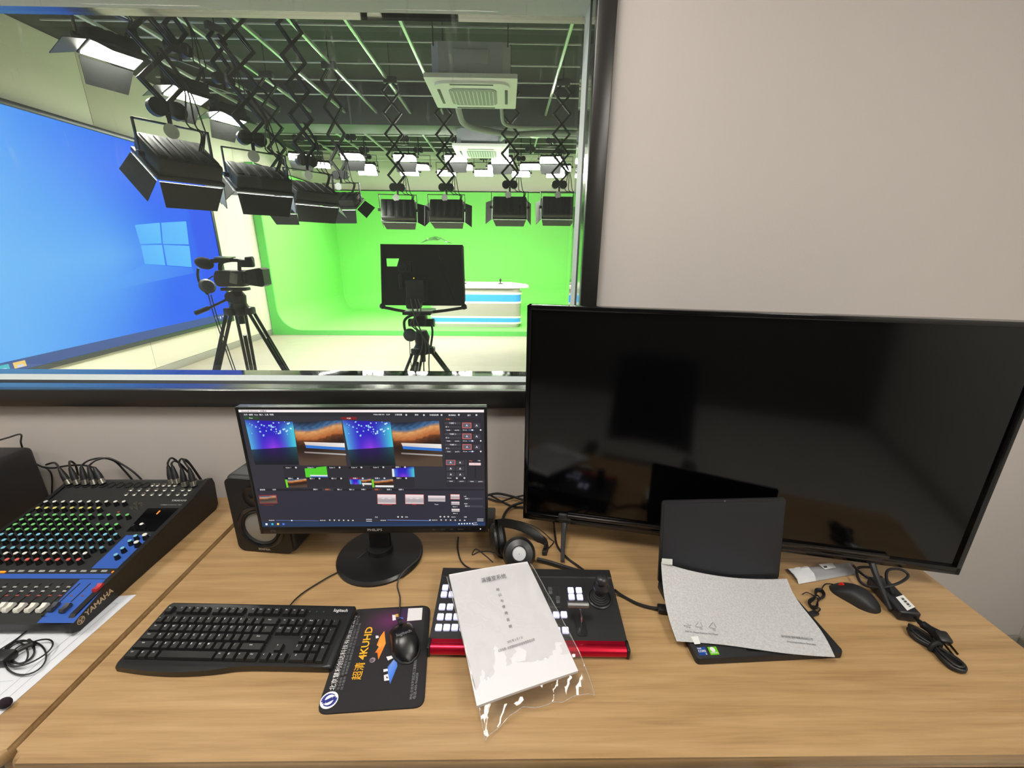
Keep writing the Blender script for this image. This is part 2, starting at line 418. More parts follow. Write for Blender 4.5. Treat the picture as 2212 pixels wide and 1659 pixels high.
g = G(); wbox(g, 1.0, 2.115, YW - 0.012, YW, 0, 0.095, bev=0.004); struct(g.build('baseboard_front', BASEB))['label'] = 'grey skirting at the foot of the window wall'
g = G(); wbox(g, 2.103, 2.115, -2.6, YW - 0.012, 0, 0.095, bev=0.004); struct(g.build('baseboard_right', BASEB))['label'] = 'grey skirting at the foot of the side wall'
for k, (x, y) in enumerate(((-1.9, 0.33), (-0.35, 0.33), (1.3, -0.45), (1.3, -1.8))):
    t = thing('ceiling_light', ['square ceiling light panel above the left desk', 'square ceiling light panel above the middle of the desk', 'square ceiling light panel over the right half of the room', 'square ceiling light panel in the rear right of the room'][k], 'ceiling light', (x, y, 2.8), group='control room ceiling panels')
    g = G(); g.box((0, 0, -0.012), (0.66, 0.66, 0.024), bev=0.004); g.build('frame', mat('white_frame', (230, 230, 230), 0.4), t)
    g = G(); g.box((0, 0, -0.026), (0.6, 0.6, 0.004)); g.build('diffuser', emat('room_light_panel', (255, 248, 239), ROOM_LAMP), t)

# ---------------------------------------------------------------- the studio window
win = bpy.data.objects.new('window_1', None); COL.objects.link(win); struct(win); win['label'] = 'wide studio viewing window with a black frame and white reveal'
def wpart(name, m, boxes, bev=0.0, label=None):
    g = G()
    for b in boxes: wbox(g, *b, bev=bev)
    o = g.build(name, m, win)
    if label: o['label'] = label
    return o
FZ = WZ0 - 0.056
wpart('frame_bar', FFACE, [(WX1, WX1 + 0.05, 1.262, YW + 0.002, FZ, WZ1 + 0.056)], 0.003, 'dark bronze right upright of the window frame')
wpart('frame_bar', FFACE, [(WX0 - 0.05, WX0, 1.262, YW + 0.002, FZ, WZ1 + 0.056)], 0.003)
wpart('frame_bar', FFACE, [(WX0, WX1, 1.262, YW + 0.002, FZ, WZ0)], 0.003, 'black bottom bar of the window frame')
wpart('frame_bar', FFACE, [(WX0, WX1, 1.262, YW + 0.002, WZ1, WZ1 + 0.056)], 0.003)
def ring(y0, y1, e=0.004):
    """four lining boards of the opening between depths y0 and y1"""
    return [(WX0 - 0.0, WX1, y0, y1, WZ0 - e, WZ0), (WX0, WX1, y0, y1, WZ1, WZ1 + e), (WX1, WX1 + e, y0, y1, WZ0 - e, WZ1 + e), (WX0 - e, WX0, y0, y1, WZ0 - e, WZ1 + e)]
for b in ring(1.29, 1.334): wpart('frame_lining', BFRAME, [b])
for b in ring(1.334, 1.37): wpart('gasket', RUBBER, [b])
for nm, b, b2 in zip(('sill', 'lintel', 'jamb', 'jamb'), ring(1.37, 1.437), ring(1.37, 1.458)): wpart(nm, REVEAL, [b if nm == 'sill' else b2])
for k_, (b, b2) in enumerate(zip(ring(1.437, 1.50), ring(1.458, 1.50))): wpart('outer_lining', MIRROR, [b if k_ == 0 else b2])
for nm, d, yy in (('window_glass_dirty', 0.30, 1.352), ('window_glass_clean', 0, 1.470)):
    g = G(); g.quad([(WX0, yy, WZ0), (WX1, yy, WZ0), (WX1, yy, WZ1), (WX0, yy, WZ1)]); g.build('pane', pane_mat(nm, d), win)

# ================================================================ studio shell
XL = -4.48
YB = 11.5
g = G(); wbox(g, -4.6, 3.3, YS, YB + 0.1, -0.1, 0); struct(g.build('floor_studio', SFLOOR))['label'] = 'pale beige vinyl floor of the studio'
g = G(); wbox(g, -4.6, 3.3, YS, YB + 0.1, ZC, ZC + 0.1); ceil = struct(g.build('ceiling_studio', DARK)); ceil['label'] = 'dark studio ceiling with its lamp rails'
g = G(); wbox(g, XL - 0.12, XL - 0.02, YS, YB, 0, ZC); wl = struct(g.build('wall_studio_left', DARKW)); wl['label'] = 'cream panelled left wall of the studio, dark above'
for y0 in (1.50, 2.76, 3.985, 5.22, 6.455, 7.69, 8.925, 10.16):
    y1 = {1.50: 2.76, 10.16: 11.49}.get(y0, y0 + 1.235)
    for z0, z1 in ((0.1, 2.455), (2.455, 3.55)):
        g = G(); wbox(g, XL - 0.02, XL, y0 + 0.003, y1 - 0.003, z0 + 0.003, z1 - 0.003, bev=0.003); g.build('wall_panel', CREAM, wl)
g = G(); wbox(g, XL - 0.02, XL + 0.012, YS, 8.0, 0, 0.1, bev=0.004); g.build('skirting', BASEB, wl)
g = G(); wbox(g, -4.6, 3.3, YB, YB + 0.1, 0, 3.85); wbk = struct(g.build('wall_studio_back', CREAM)); wbk['label'] = 'cream back wall of the studio above the green screen'
g = G(); wbox(g, -4.6, 3.3, YB, YB + 0.1, 3.85, ZC); g.build('dark_band', DARKW, wbk)
g = G(); wbox(g, 3.2, 3.3, YS, YB, 0, ZC); struct(g.build('wall_studio_right', CREAM))['label'] = 'right wall of the studio'

# green screen cyclorama: curved shell with its front edge
cyc = thing('green_screen_cyclorama', 'bright green curved backdrop filling the far end of the studio', 'green screen', (0, 8.0, 0))
RC, CH, CZ, XI = 0.42, 2.98, 0.09, -4.33
def cove(x0, z0, r, n=10):
    return [(x0 + r - r * math.cos(math.radians(a)), z0 + r - r * math.sin(math.radians(a))) for a in [90 * k / n for k in range(n + 1)]]
prof = [(XI, CH)] + cove(XI, CZ, RC)                    # left wall curving into the floor, seen from the front
g = G(); P = prof + [(3.19, CZ)]
for a, b in zip(P[:-1], P[1:]):
    g.quad([(a[0], 0, a[1]), (b[0], 0, b[1]), (b[0], 3.4, b[1]), (a[0], 3.4, a[1])])
g.build('curved_side_and_floor', GREEN, cyc, sharp=60)
bp = [(3.38, CH)] + [(3.38 - (x - XI), z) for x, z in cove(XI, CZ, 0.5)]
g = G()
for a, b in zip(bp[:-1], bp[1:]):
    g.quad([(XL + 0.014, a[0], a[1]), (3.19, a[0], a[1]), (3.19, b[0], b[1]), (XL + 0.014, b[0], b[1])])
g.build('curved_back_wall', GREEN, cyc, sharp=60)
g = G(); poly = [(XL + 0.014, CH), (XL + 0.014, 0), (3.19, 0), (3.19, CZ)] + prof[::-1]
vs = [g.bm.verts.new((x, -0.03, z)) for x, z in poly]; g.bm.faces.new(vs)
vs2 = [g.bm.verts.new((x, 0.0, z)) for x, z in poly]; L = len(poly)
for k in range(L): g.bm.faces.new((vs[k], vs[(k + 1) % L], vs2[(k + 1) % L], vs2[k]))
g.build('front_edge_panel', mat('chroma_green_edge', (92, 190, 88), 0.6), cyc, sharp=30)
g = G(); wbox(g, XL + 0.014, XI, 0, 3.4, CH - 0.02, CH); wbox(g, XL + 0.014, 3.19, 3.38, 3.46, CH - 0.02, CH); g.build('top_edge', CREAM, cyc)

# ceiling grid: each rail a piece of the ceiling
RZ = 3.60
def rail(a, b, w=0.03, h=0.035, m=RAIL):
    a = Vector(a); b = Vector(b); d = b - a; g = G()
    g.box((0, 0, 0), (d.length, w, h), bev=0.004)
    o = g.build('rail', m, ceil, (a + b) / 2, (0, 0, math.atan2(d.y, d.x))); return o
RAILX = mat('white_cross_rail', (228, 230, 228), 0.45)
YBEAM0 = on(900, 240, RZ).y
ys = [on(900, v, RZ).y for v in (66, 99, 146, 182, 213)]
for y in [ys[0] - 1.0, ys[0] - 0.5] + ys: rail((-4.45, y, RZ + 0.035), (3.15, y, RZ + 0.035), 0.014, 0.016, RAILX)
YBEAM1 = YBEAM0 + 0.55
for k in range(8): rail((-4.45, YBEAM1 + 0.15 + 0.46 * k, RZ + 0.035), (3.15, YBEAM1 + 0.15 + 0.46 * k, RZ + 0.035), 0.014, 0.016, RAILX)
for u, v in ((30, 44), (190, 44), (285, 44), (395, 44), (515, 44), (627, 44), (748, 44), (867, 48), (1234, 56)):
    x = on(u, v, RZ - 0.03).x
    rail((x, YS + 0.9, RZ - 0.03), (x, YBEAM0 - 0.02, RZ - 0.03))
for u, v in ((640, 283), (720, 283), (782, 283), (910, 285), (1160, 298)):
    x = on(u, v, RZ - 0.03).x
    rail((x, YBEAM1 + 0.02, RZ - 0.03), (x, YB - 0.6, RZ - 0.03))
ZBM = at(900, 271, YBEAM0).z
g = G(); wbox(g, -4.5, 3.2, YBEAM0, YBEAM1, ZBM, ZC, bev=0.004); o = g.build('beam', mat('grey_beam', (74, 82, 76), 0.6), ceil); o['label'] = 'dark cross beam with a green sheen'
# ================================================================ studio things
BLK = mat('matt_black_plastic', (22, 22, 24), 0.45)
BLK2 = mat('satin_black_metal', (30, 32, 33), 0.35, metal=0.3)
DGREY = mat('dark_grey_metal', (62, 64, 66), 0.45, metal=0.2)
WHT = mat('white_plastic', (235, 236, 236), 0.4)
CABLE = mat('black_cable', (18, 18, 20), 0.5)
LAMPON = emat('lamp_tubes_lit', (255, 250, 238), STUDIO_LAMP)
LAMPLOW = emat('lamp_tubes_edge_lit', (255, 250, 240), STUDIO_LAMP)

# ---------------------------------------------------------------- the big screen on the left wall
SY0, SY1, SZ0, SZ1 = 2.80, 6.78, 0.50, 2.76
scr = thing('video_wall_screen', 'huge wall screen showing a blue desktop with a glowing four pane window', 'screen', (XL, (SY0 + SY1) / 2, SZ0))
g = G(); W2 = (SY1 - SY0) / 2; H2 = SZ1 - SZ0
for b in ((-W2 - 0.05, -W2, 0, H2), (W2, W2 + 0.05, 0, H2), (-W2 - 0.05, W2 + 0.05, H2, H2 + 0.05), (-W2 - 0.05, W2 + 0.05, -0.05, 0)):
    wbox(g, 0.002, 0.07, b[0], b[1], b[2], b[3], bev=0.004)
wbox(g, 0.002, 0.05, -W2, W2, 0, H2)
g.build('bezel', mat('screen_bezel', (70, 74, 76), 0.3, metal=0.6), scr)
p = Pic()                               # picture coordinates: x runs away from the viewer, y up
def blues(u, v):
    """window light falling from the right hand logo towards the left"""
    y = SY0 + u * (SY1 - SY0); z = SZ0 + v * H2
    d = math.hypot((y - 6.3) / 1.0, (z - 1.62) / 0.55)
    base = mixc((20, 98, 244), (92, 170, 246), max(0, min(1, (5.7 - y) / 1.9)))
    beam = max(0, 1 - abs((z - 1.62) - (6.3 - y) * -0.10) / (0.35 + 0.48 * max(0, 6.3 - y)))
    base = mixc(base, (112, 186, 246), 0.75 * beam ** 1.2 * min(1, max(0, (6.2 - y) / 1.3)))
    if y > 6.3: base = mixc(base, (18, 78, 238), 0.8)
    return base
p.field([(-W2, 0), (W2, 0), (W2, H2), (-W2, H2)], 64, 36, blues)
def pt(u, v):
    q = atx(u, v, XL + 0.056); return (q.y - (SY0 + SY1) / 2, q.z - SZ0)
for c4 in (((291, 486), (345, 481), (349, 526), (303, 527)), ((348, 481), (402, 478), (408, 528), (352, 527)), ((304, 530), (350, 529), (357, 573), (313, 570)), ((353, 529), (409, 531), (414, 577), (361, 573))):
    p.poly([pt(*c) for c in c4], [(88, 178, 252), (96, 190, 253), (86, 186, 252), (84, 176, 250)])
p.poly([pt(313, 571), pt(415, 579), pt(420, 590), pt(180, 640)], [(70, 150, 248), (50, 125, 246), (40, 112, 243), (88, 168, 246)])
p.rect(-W2, 0, W2, 0.10, (64, 92, 150))
for i, (c, s) in enumerate((((246, 206, 120), 0.05), ((70, 190, 200), 0.05), ((240, 240, 245), 0.04))):
    x = pt(36 - 40 * i, 768)[0]; p.rect(x - s, 0.025, x + s, 0.08, c); p.rect(x - s * 0.5, 0.03, x + s * 0.5, 0.05, (200, 215, 245))
for i, x in enumerate((1.60, 1.66, 1.72, 1.78, 1.84)): p.rect(x, 0.03 + 0.02 * (i % 2), x + 0.03, 0.07, (205, 215, 235))
p.build('display', cmat('blue_desktop_picture', 1.15, 0.04), scr, (0.056, 0, 0), (PI / 2, 0, PI / 2), zscale=1.0)

# ---------------------------------------------------------------- hanging studio lamps
LHOUS = mat('lamp_housing_black', (19, 21, 21), 0.55)
BARN = mat('barn_door_grey', (46, 48, 48), 0.42, metal=0.5)
TAGW = mat('white_round_tag', (225, 228, 225), 0.5)
def studio_lamp(label, pos, yaw, tilt, flaps, group, top=RZ - 0.05, W=0.44, D=0.26, T=0.10, dia=0.21, lit=LAMPON, tagd=True, n=None, cable=True, scissor=True, sag=0.0):
    """soft light hung on a scissor arm; tilt 0 shines straight down, positive tips it away from the viewer"""
    t = thing('studio_lamp', label, 'studio lamp', pos, (0, 0, yaw), group)
    R = Matrix.Rotation(tilt, 4, 'X')
    g = G(); g.box((0, 0, T * 0.55), (W, D, T * 0.9), bev=0.018, M=R)
    for k in range(5): g.box((-W * 0.4 + W * 0.2 * k, 0, T * 1.02), (W * 0.12, D * 0.8, 0.012), bev=0.003, M=R)
    g.box((0, 0, 0.006), (W + 0.02, D + 0.02, 0.024), bev=0.004, M=R); g.build('housing', LHOUS, t)
    g = G(); g.box((0, 0, -0.008), (W - 0.01, D - 0.01, 0.004), M=R); g.build('light_panel', lit, t)
    for side, ang in flaps.items():
        g = G(); a = math.radians(ang)
        if side in 'fb':
            s = -1 if side == 'f' else 1
            H = Matrix.Translation((0, s * (D / 2 + 0.006), -0.002)) @ Matrix.Rotation(s * a, 4, 'X')
            g.prism([(-W / 2 + 0.0, -0.014), (W / 2, -0.014), (W / 2 - 0.03, -0.17), (-W / 2 + 0.03, -0.17)], -0.002, 0.002, M=R @ H @ Matrix.Rotation(PI / 2, 4, 'X'))
        else:
            s = -1 if side == 'l' else 1
            H = Matrix.Translation((s * (W / 2 + 0.006), 0, -0.002)) @ Matrix.Rotation(-s * a, 4, 'Y')
            g.prism([(-D / 2, -0.014), (D / 2, -0.014), (D / 2 + 0.02, -0.15), (-D / 2 - 0.02, -0.15)], -0.002, 0.002, M=R @ H @ Matrix.Rotation(PI / 2, 4, 'Z') @ Matrix.Rotation(PI / 2, 4, 'X'))
        g.build('barn_door', BARN, t)
    # yoke: a U bar standing over the housing, pivoting at its ends
    yh = 0.20; g = G(); e = W / 2 + 0.022
    pv = R @ Vector((0, 0, T * 0.5))
    for s in (-1, 1):
        g.box((s * e, pv.y * 0.5, pv.z + yh / 2 - 0.01), (0.008, 0.028, yh), bev=0.002)
        g.cyl((s * (e - 0.012), pv.y, pv.z), (s * (e + 0.02), pv.y, pv.z), 0.018, n=10)
    g.box((0, pv.y * 0.5, pv.z + yh - 0.01), (2 * e + 0.008, 0.028, 0.008), bev=0.002); g.build('yoke', BLK2, t)
    zt = pv.z + yh - 0.006
    g = G(); g.cyl((0, 0, zt), (0, 0, zt + 0.06), 0.013, n=8)
    for s in (-1, 1): g.cyl((s * 0.052, -0.025, zt + 0.085), (s * 0.052, 0.025, zt + 0.085), 0.05, n=16)
    g.box((0, 0, zt + 0.08), (0.09, 0.03, 0.03)); g.build('pulley', BLK, t)
    zp = zt + 0.11; L = top - pos[2] - zp
    if scissor and L > 0.1:
        n = n or max(1, round(L / 0.245)); h = L / n; g = G(); wd = dia / 2
        for k in range(n):
            for s in (-1, 1):
                for off in (-0.012, 0.012):
                    a_ = Vector((0, off, zp + k * h)); b_ = Vector((s * wd, off, zp + k * h + h / 2)); c_ = Vector((0, off, zp + (k + 1) * h))
                    for q0, q1 in ((a_, b_), (b_, c_)):
                        d = q1 - q0; ang = math.atan2(d.x, d.z)
                        g.box((q0 + q1) / 2, (0.023, 0.007, d.length + 0.02), rot=(0, ang, 0))
                g.cyl((s * wd, -0.018, zp + k * h + h / 2), (s * wd, 0.018, zp + k * h + h / 2), 0.011, n=6)
        g.build('scissor_arm', BLK, t)
        g = G(); g.box((0, 0, top - pos[2]), (0.16, 0.06, 0.07), bev=0.008); g.cyl((0, 0, top - pos[2]), (0, 0, ZC - pos[2] - 0.001), 0.006, n=6); g.build('rail_trolley', DGREY, t)
    else:
        g = G(); g.cyl((0, 0, zt), (0, 0, ZC - pos[2] - 0.001), 0.012, n=8); g.build('hanging_rod', BLK, t)
    if tagd:
        g = G(); g.cyl((-0.02, -0.032 + pv.y * 0.5, pv.z + yh - 0.05), (-0.02, -0.028 + pv.y * 0.5, pv.z + yh - 0.05), 0.042, n=18); g.build('round_tag', TAGW, t)
    if cable:
        g = G(); q = R @ Vector((W * 0.3, 0, T)); r = random.Random(hash(label) % 999)
        for j in range(3):
            o_ = 0.012 * j
            g.tube([(0.0 + o_, -0.02, zp + 0.3), (0.1 + o_, -0.04, zp + 0.12), (0.07 + 4 * o_, -0.05, zt + 0.02), (W * 0.42 + o_, -0.04, zt - 0.02), (q.x + o_, q.y, q.z + 0.01)], 0.005, n=5, smooth=4)
        g.build('power_cable', CABLE, t)
    return t
GR1 = 'lamps hung in front of the green screen'
for (u, v, lab, fl, yw) in ((862, 458, 'black studio lamp hung above the left edge of the teleprompter, right door swung out', dict(f=8, r=48, l=0, b=30), 0.12),
                            (966, 458, 'black studio lamp hung above the right edge of the teleprompter', dict(f=4, r=38, l=38, b=30), 0.0),
                            (1101, 452, 'black studio lamp hung above the news desk', dict(f=6, r=24, l=42, b=30), -0.02),
                            (1206, 452, 'black studio lamp hung nearest the right window jamb', dict(f=4, r=30, l=24, b=30), 0.03)):
    P = at(u, v, 6.0); studio_lamp(lab, P, yw, math.radians(68), fl, GR1)
GR2 = 'lamps hung along the left side of the studio'
studio_lamp('large dark studio lamp with two open doors, nearest the window, over the blue screen', at(388, 364, 3.0), math.radians(57), math.radians(33), dict(f=6, l=22, r=10, b=10), GR2, W=0.35, D=0.33, T=0.12)
studio_lamp('dark studio lamp with a round tag, behind the nearest hanging lamp', at(560, 400, 3.7), math.radians(46), math.radians(28), dict(f=8, l=44, r=10, b=10), GR2, W=0.40, D=0.28, T=0.11)
studio_lamp('dark studio lamp at an angle, beside the green screen corner', at(672, 428, 4.5), math.radians(52), math.radians(28), dict(f=10, l=20, r=42, b=10), GR2, W=0.44, T=0.11)
studio_lamp('grey studio lamp facing sideways behind the angled lamp', at(742, 441, 5.6), math.radians(-8), math.radians(28), dict(f=8, r=45), GR2, W=0.42)
studio_lamp('small blue tinted studio lamp with one hanging door, low on the left', at(616, 447, 5.9), math.radians(0), math.radians(40), dict(f=2), GR2, W=0.36, D=0.24)
GR3 = 'lit lamps along the left wall'
for (u, v, y, lab) in ((244, 118, 3.3, 'glowing soft light nearest the window, high along the left wall'), (405, 205, 4.1, 'glowing soft light second along the left wall'), (497, 256, 4.8, 'glowing soft light farthest along the left wall')):
    studio_lamp(lab, at(u, v, y), math.radians(64), math.radians(-14), dict(f=50, b=40, l=70), GR3, W=0.29, D=0.17, dia=0.16, tagd=False)
GR4 = 'far rows of lit lamps under the ceiling'
ORD = ('first', 'second', 'third', 'fourth', 'fifth', 'sixth', 'seventh', 'eighth')
for rw, zl_, tl, pts in (('nearest', 3.12, -30, ((650, 342, 20), (762, 341, 5), (875, 344, 3), (985, 345, -4), (1085, 349, -6), (1190, 348, -8))),
                         ('middle', 3.14, -34, ((690, 358, 18), (790, 362, 6), (906, 363, 0), (1000, 363, 0), (1075, 364, -3), (1145, 362, -4), (1212, 366, -6))),
                         ('farthest', 3.14, -38, ((795, 374, 5), (885, 375, 3), (965, 376, 0), (1045, 376, -2), (1125, 378, -4), (1200, 379, -6)))):
    for i_, (u, v, yw) in enumerate(pts):
        studio_lamp('small glowing soft light, %s from the left in the %s far row under the ceiling' % (ORD[i_], rw), on(u, v, zl_), math.radians(yw), math.radians(tl), dict(f=62, b=40) if rw == 'nearest' else dict(f=56), GR4, dia=0.12, W=0.40, D=0.10, tagd=False, cable=False)

# ---------------------------------------------------------------- ceiling cassettes
ACW = mat('ac_white_plastic', (246, 250, 246), 0.4); ACB = mat('ac_galvanised_box', (186, 190, 196), 0.5, metal=0.0); ACG = mat('ac_grille', (150, 158, 155), 0.5)
def cassette(label, x, y, z, s):
    t = thing('ceiling_air_conditioner', label, 'air conditioner', (x, y, z), group='ceiling air conditioners')
    g = G(); c = 0.08 * s; h = 0.41 * s
    g.prism([(-h + c, -h), (h - c, -h), (h, -h + c), (h, h - c), (h - c, h), (-h + c, h), (-h, h - c), (-h, -h + c)], 0.03 * s, 0.33 * s)
    g.box((0, -h - 0.004, 0.2 * s), (0.36 * s, 0.02, 0.12 * s), bev=0.004); g.build('casing', ACB, t)
    g = G(); g.prism(rrect(0.96 * s, 0.96 * s, 0.02 * s), -0.005, 0.035 * s); g.prism(rrect(0.80 * s, 0.80 * s, 0.12 * s), -0.03 * s, -0.004); g.build('front_panel', ACW, t)
    gr = G(); gr.prism(rrect(0.52 * s, 0.52 * s, 0.08 * s), -0.036 * s, -0.029 * s); o = gr.build('intake_grille', ACG, t)
    for k in range(11):
        g = G(); g.box((-0.22 * s + 0.044 * s * k, 0, -0.039 * s), (0.008 * s, 0.44 * s, 0.008)); g.build('slat', ACW, o)
    for k in range(4):
        g = G(); g.box((0, -0.365 * s, -0.024 * s), (0.46 * s, 0.035 * s, 0.02 * s), bev=0.006, M=Matrix.Rotation(k * PI / 2, 4, 'Z')); g.build('louvre', mat('ac_slot', (70, 80, 76), 0.6), t)
    g = G()
    for sx in (-1, 1):
        for sy in (-1, 1): g.cyl((sx * 0.38 * s, sy * 0.38 * s, 0.3 * s), (sx * 0.38 * s, sy * 0.38 * s, ZC - z), 0.006, n=6)
    g.build('hanger_rods', DGREY, t)
    return t
a = at(914, 165, 4.4); b = at(1118, 171, 4.4); s1 = (b.x - a.x) / 0.96
cassette('white ceiling air conditioner cassette nearest the window', (a.x + b.x) / 2, 4.4 + 0.48 * s1, a.z, s1)
a2 = at(976, 314, 7.4); b2 = at(1099, 315, 7.4); s2 = (b2.x - a2.x) / 0.96
cassette('white ceiling air conditioner cassette farther back, smaller in view', (a2.x + b2.x) / 2, 7.4 + 0.48 * s2, a2.z, s2)
def pipe(label, pts, r):
    g = G(); g.tube(pts, r, n=10, smooth=5); return tag(g.build('ceiling_pipe', mat('pipe_lagging', (165, 175, 168), 0.6), None), label, 'pipe', 'air conditioner pipes')
zp = 3.02
pipe('thick lagged pipe curving from the nearer air conditioner to the right', [at(988, 232, 5.3) + Vector((0, 0, .1)), at(992, 243, 5.5), at(1004, 268, 5.7), at(1040, 280, 5.9), at(1110, 290, 6.1), at(1180, 287, 6.15), at(1262, 287, 6.15)], 0.034)
pipe('thin pipe dropping from the nearer air conditioner', [at(1084, 230, 5.35) + Vector((0, 0, .1)), at(1084, 245, 5.5), at(1090, 268, 5.7), at(1120, 274, 5.9), at(1180, 275, 6.0), at(1262, 276, 6.0)], 0.02)
pipe('pale pipe running to the farther air conditioner', [at(1262, 297, 6.6), at(1180, 292, 6.7), at(1100, 290, 7.0), at(1085, 298, 7.3), at(1080, 302, 7.5)], 0.03)
g = G(); P = on(1156, 297, RZ - 0.11); g.lathe([(0, 0), (0.09, 0.004), (0.10, 0.02), (0.06, 0.05), (0, 0.056)], n=20, M=Matrix.Translation(P))
tag(g.build('smoke_detector', WHT), 'round white detector hanging right of the farther air conditioner', 'detector')

# ---------------------------------------------------------------- news desk on the green floor
nx0, nx1 = -1.52, 0.30; ny = 8.42
nd = thing('news_desk', 'news presenter desk with two blue light stripes on the green floor', 'desk', ((nx0 + nx1) / 2, ny, CZ))
DW = nx1 - nx0
def capsule(w, d, r, n=8):
    P = []
    for cx, a0 in ((w / 2 - r, -90), (w / 2 - r, 0)):
        for k in range(n + 1):
            a = math.radians(a0 + 90 * k / n); P.append((cx + r * math.cos(a), (r if a0 == -90 else d - r) + r * math.sin(a)))
    for cx, a0 in ((-w / 2 + r, 90), (-w / 2 + r, 180)):
        for k in range(n + 1):
            a = math.radians(a0 + 90 * k / n); P.append((cx + r * math.cos(a), (d - r if a0 == 90 else r) + r * math.sin(a)))
    return P
NDG = mat('desk_silver_panel', (176, 172, 162), 0.35, metal=0.3); NDW = mat('desk_white_trim', (236, 234, 224), 0.35); NDB = mat('desk_blue_stripe', (60, 150, 230), 0.3, emit=0.25)
zz = lambda v: at(1050, v, ny).z - CZ
z_ = [zz(v) for v in (703, 697, 687, 666, 650, 634, 623)]
def ndp(name, m, z0, z1, grow): g = G(); g.prism(capsule(DW + 2 * grow, 0.75, 0.14), z0, z1); return g.build(name, m, nd)
ndp('plinth', NDG, 0, z_[0] + 0.03, -0.03); ndp('lower_rim', NDW, z_[0] + 0.03, z_[1] + 0.01, 0.02); ndp('lower_stripe', NDB, z_[1] + 0.01, z_[2] - 0.0, 0.0)
ndp('middle_rim', NDW, z_[2], z_[2] + 0.035, 0.02); ndp('front_panel', NDG, z_[2] + 0.035, z_[4] - 0.05, 0.0); ndp('upper_rim', NDW, z_[4] - 0.05, z_[4] - 0.015, 0.02)
ndp('upper_stripe', NDB, z_[4] - 0.015, z_[5] - 0.02, 0.0); ndp('top_rim', NDW, z_[5] - 0.02, z_[5] + 0.02, 0.02); ndp('neck', NDG, z_[5] + 0.02, z_[6] + 0.01, -0.02)
g = G(); g.prism([(-DW / 2 - 0.15, 0.05), (-DW / 2, -0.1), (DW / 2 - 0.2, -0.1), (DW / 2 + 0.15, 0.1), (DW / 2 + 0.12, 0.3), (DW / 2 - 0.2, 0.85), (-DW / 2 + 0.1, 0.85), (-DW / 2 - 0.12, 0.4)], z_[6] + 0.01, z_[6] + 0.07, bev=0.015); g.build('desk_top', NDW, nd)
ztop = z_[6] + 0.07 + CZ
for u, lab in ((1003, 'small microphone on the news desk beside the teleprompter'), (1081, 'small microphone on the right half of the news desk')):
    P = on(u, 617, ztop); P.y = ny + 0.25; P.x = at(u, 617, P.y).x
    t = thing('table_microphone', lab, 'microphone', (P.x, P.y, ztop), group='microphones on the news desk')
    g = G(); g.lathe([(0.001, 0), (0.05, 0), (0.05, 0.012), (0.01, 0.02), (0.008, 0.05), (0.001, 0.05)], n=14); g.build('stand', BLK, t)
    g = G(); g.ball((0, 0, 0.075), 0.028, (0.8, 0.8, 1.2), n=12); g.build('capsule', BLK, t)

# ---------------------------------------------------------------- camera tripods
def tripod(label, x, y, zt, yaw, spread=0.42, group='camera tripods'):
    t = thing('camera_tripod', label, 'tripod', (x, y, 0), (0, 0, yaw), group)
    g = G(); g.lathe([(0.001, zt - 0.08), (0.045, zt - 0.08), (0.062, zt - 0.055), (0.068, zt - 0.035), (0.055, zt - 0.015), (0.05, zt), (0.001, zt)], n=18); g.cyl((0, 0, zt - 0.14), (0, 0, zt - 0.07), 0.02, n=10); g.build('bowl', BLK2, t)
    for k in range(3):
        a = k * 2 * PI / 3 + 0.5; d = Vector((math.cos(a), math.sin(a), 0)); sd = Vector((-d.y, d.x, 0))
        g = G(); top = d * 0.07 + Vector((0, 0, zt - 0.05)); mid = d * (0.07 + spread * 0.55) + Vector((0, 0, (zt - 0.05) * 0.45)); ft = d * (0.07 + spread) + Vector((0, 0, 0.02))
        for s in (-1, 1):
            g.cyl(top + sd * 0.028 * s, mid + sd * 0.024 * s, 0.011, n=8)
        g.cyl(top + sd * 0.0 + (mid - top) * 0.3, ft, 0.013, n=8)
        g.box(mid, (0.05, 0.05, 0.07), bev=0.008, rot=(0, 0, a)); g.box(top, (0.045, 0.07, 0.05), bev=0.01, rot=(0, 0, a))
        lg = g.build('leg', BLK2, t)
        g = G(); g.lathe([(0.001, 0), (0.035, 0), (0.03, 0.03), (0.001, 0.03)], n=12, M=Matrix.Translation((ft.x, ft.y, 0))); g.build('foot', RUBBER, lg)
    g = G()
    for k in range(3):
        a = k * 2 * PI / 3 + 0.5; d = Vector((math.cos(a), math.sin(a), 0)); g.tube([Vector((0, 0, 0.22)), d * (0.07 + spread * 0.78) + Vector((0, 0, 0.22))], 0.009, n=6, smooth=1)
    g.build('spreader', BLK2, t)
    return t
# camcorder, side on, pointing into the room
yc = 2.9; P0 = at(515, 655, yc)
tripod('black tripod carrying the camcorder in front of the blue screen', P0.x, yc, P0.z, -0.48, 0.48)
hd = thing('camcorder', 'black shoulder camcorder with a furry microphone, standing side on before the blue screen', 'video camera', (P0.x, yc, P0.z), (0, 0, math.radians(4)))
g = G(); g.lathe([(0.001, 0), (0.05, 0), (0.055, 0.05), (0.035, 0.08), (0.001, 0.085)], n=16); g.box((0, 0, 0.095), (0.16, 0.075, 0.02), bev=0.004); g.cyl((-0.02, -0.05, 0.045), (-0.02, 0.05, 0.045), 0.035, n=14); g.build('fluid_head', BLK2, hd)
g = G(); g.tube([(-0.03, -0.03, 0.04), (-0.14, -0.06, -0.015), (-0.23, -0.08, -0.05)], 0.008, n=8); g.cyl((-0.16, -0.064, -0.024), (-0.24, -0.082, -0.056), 0.015, n=10); g.build('pan_handle', BLK, hd)
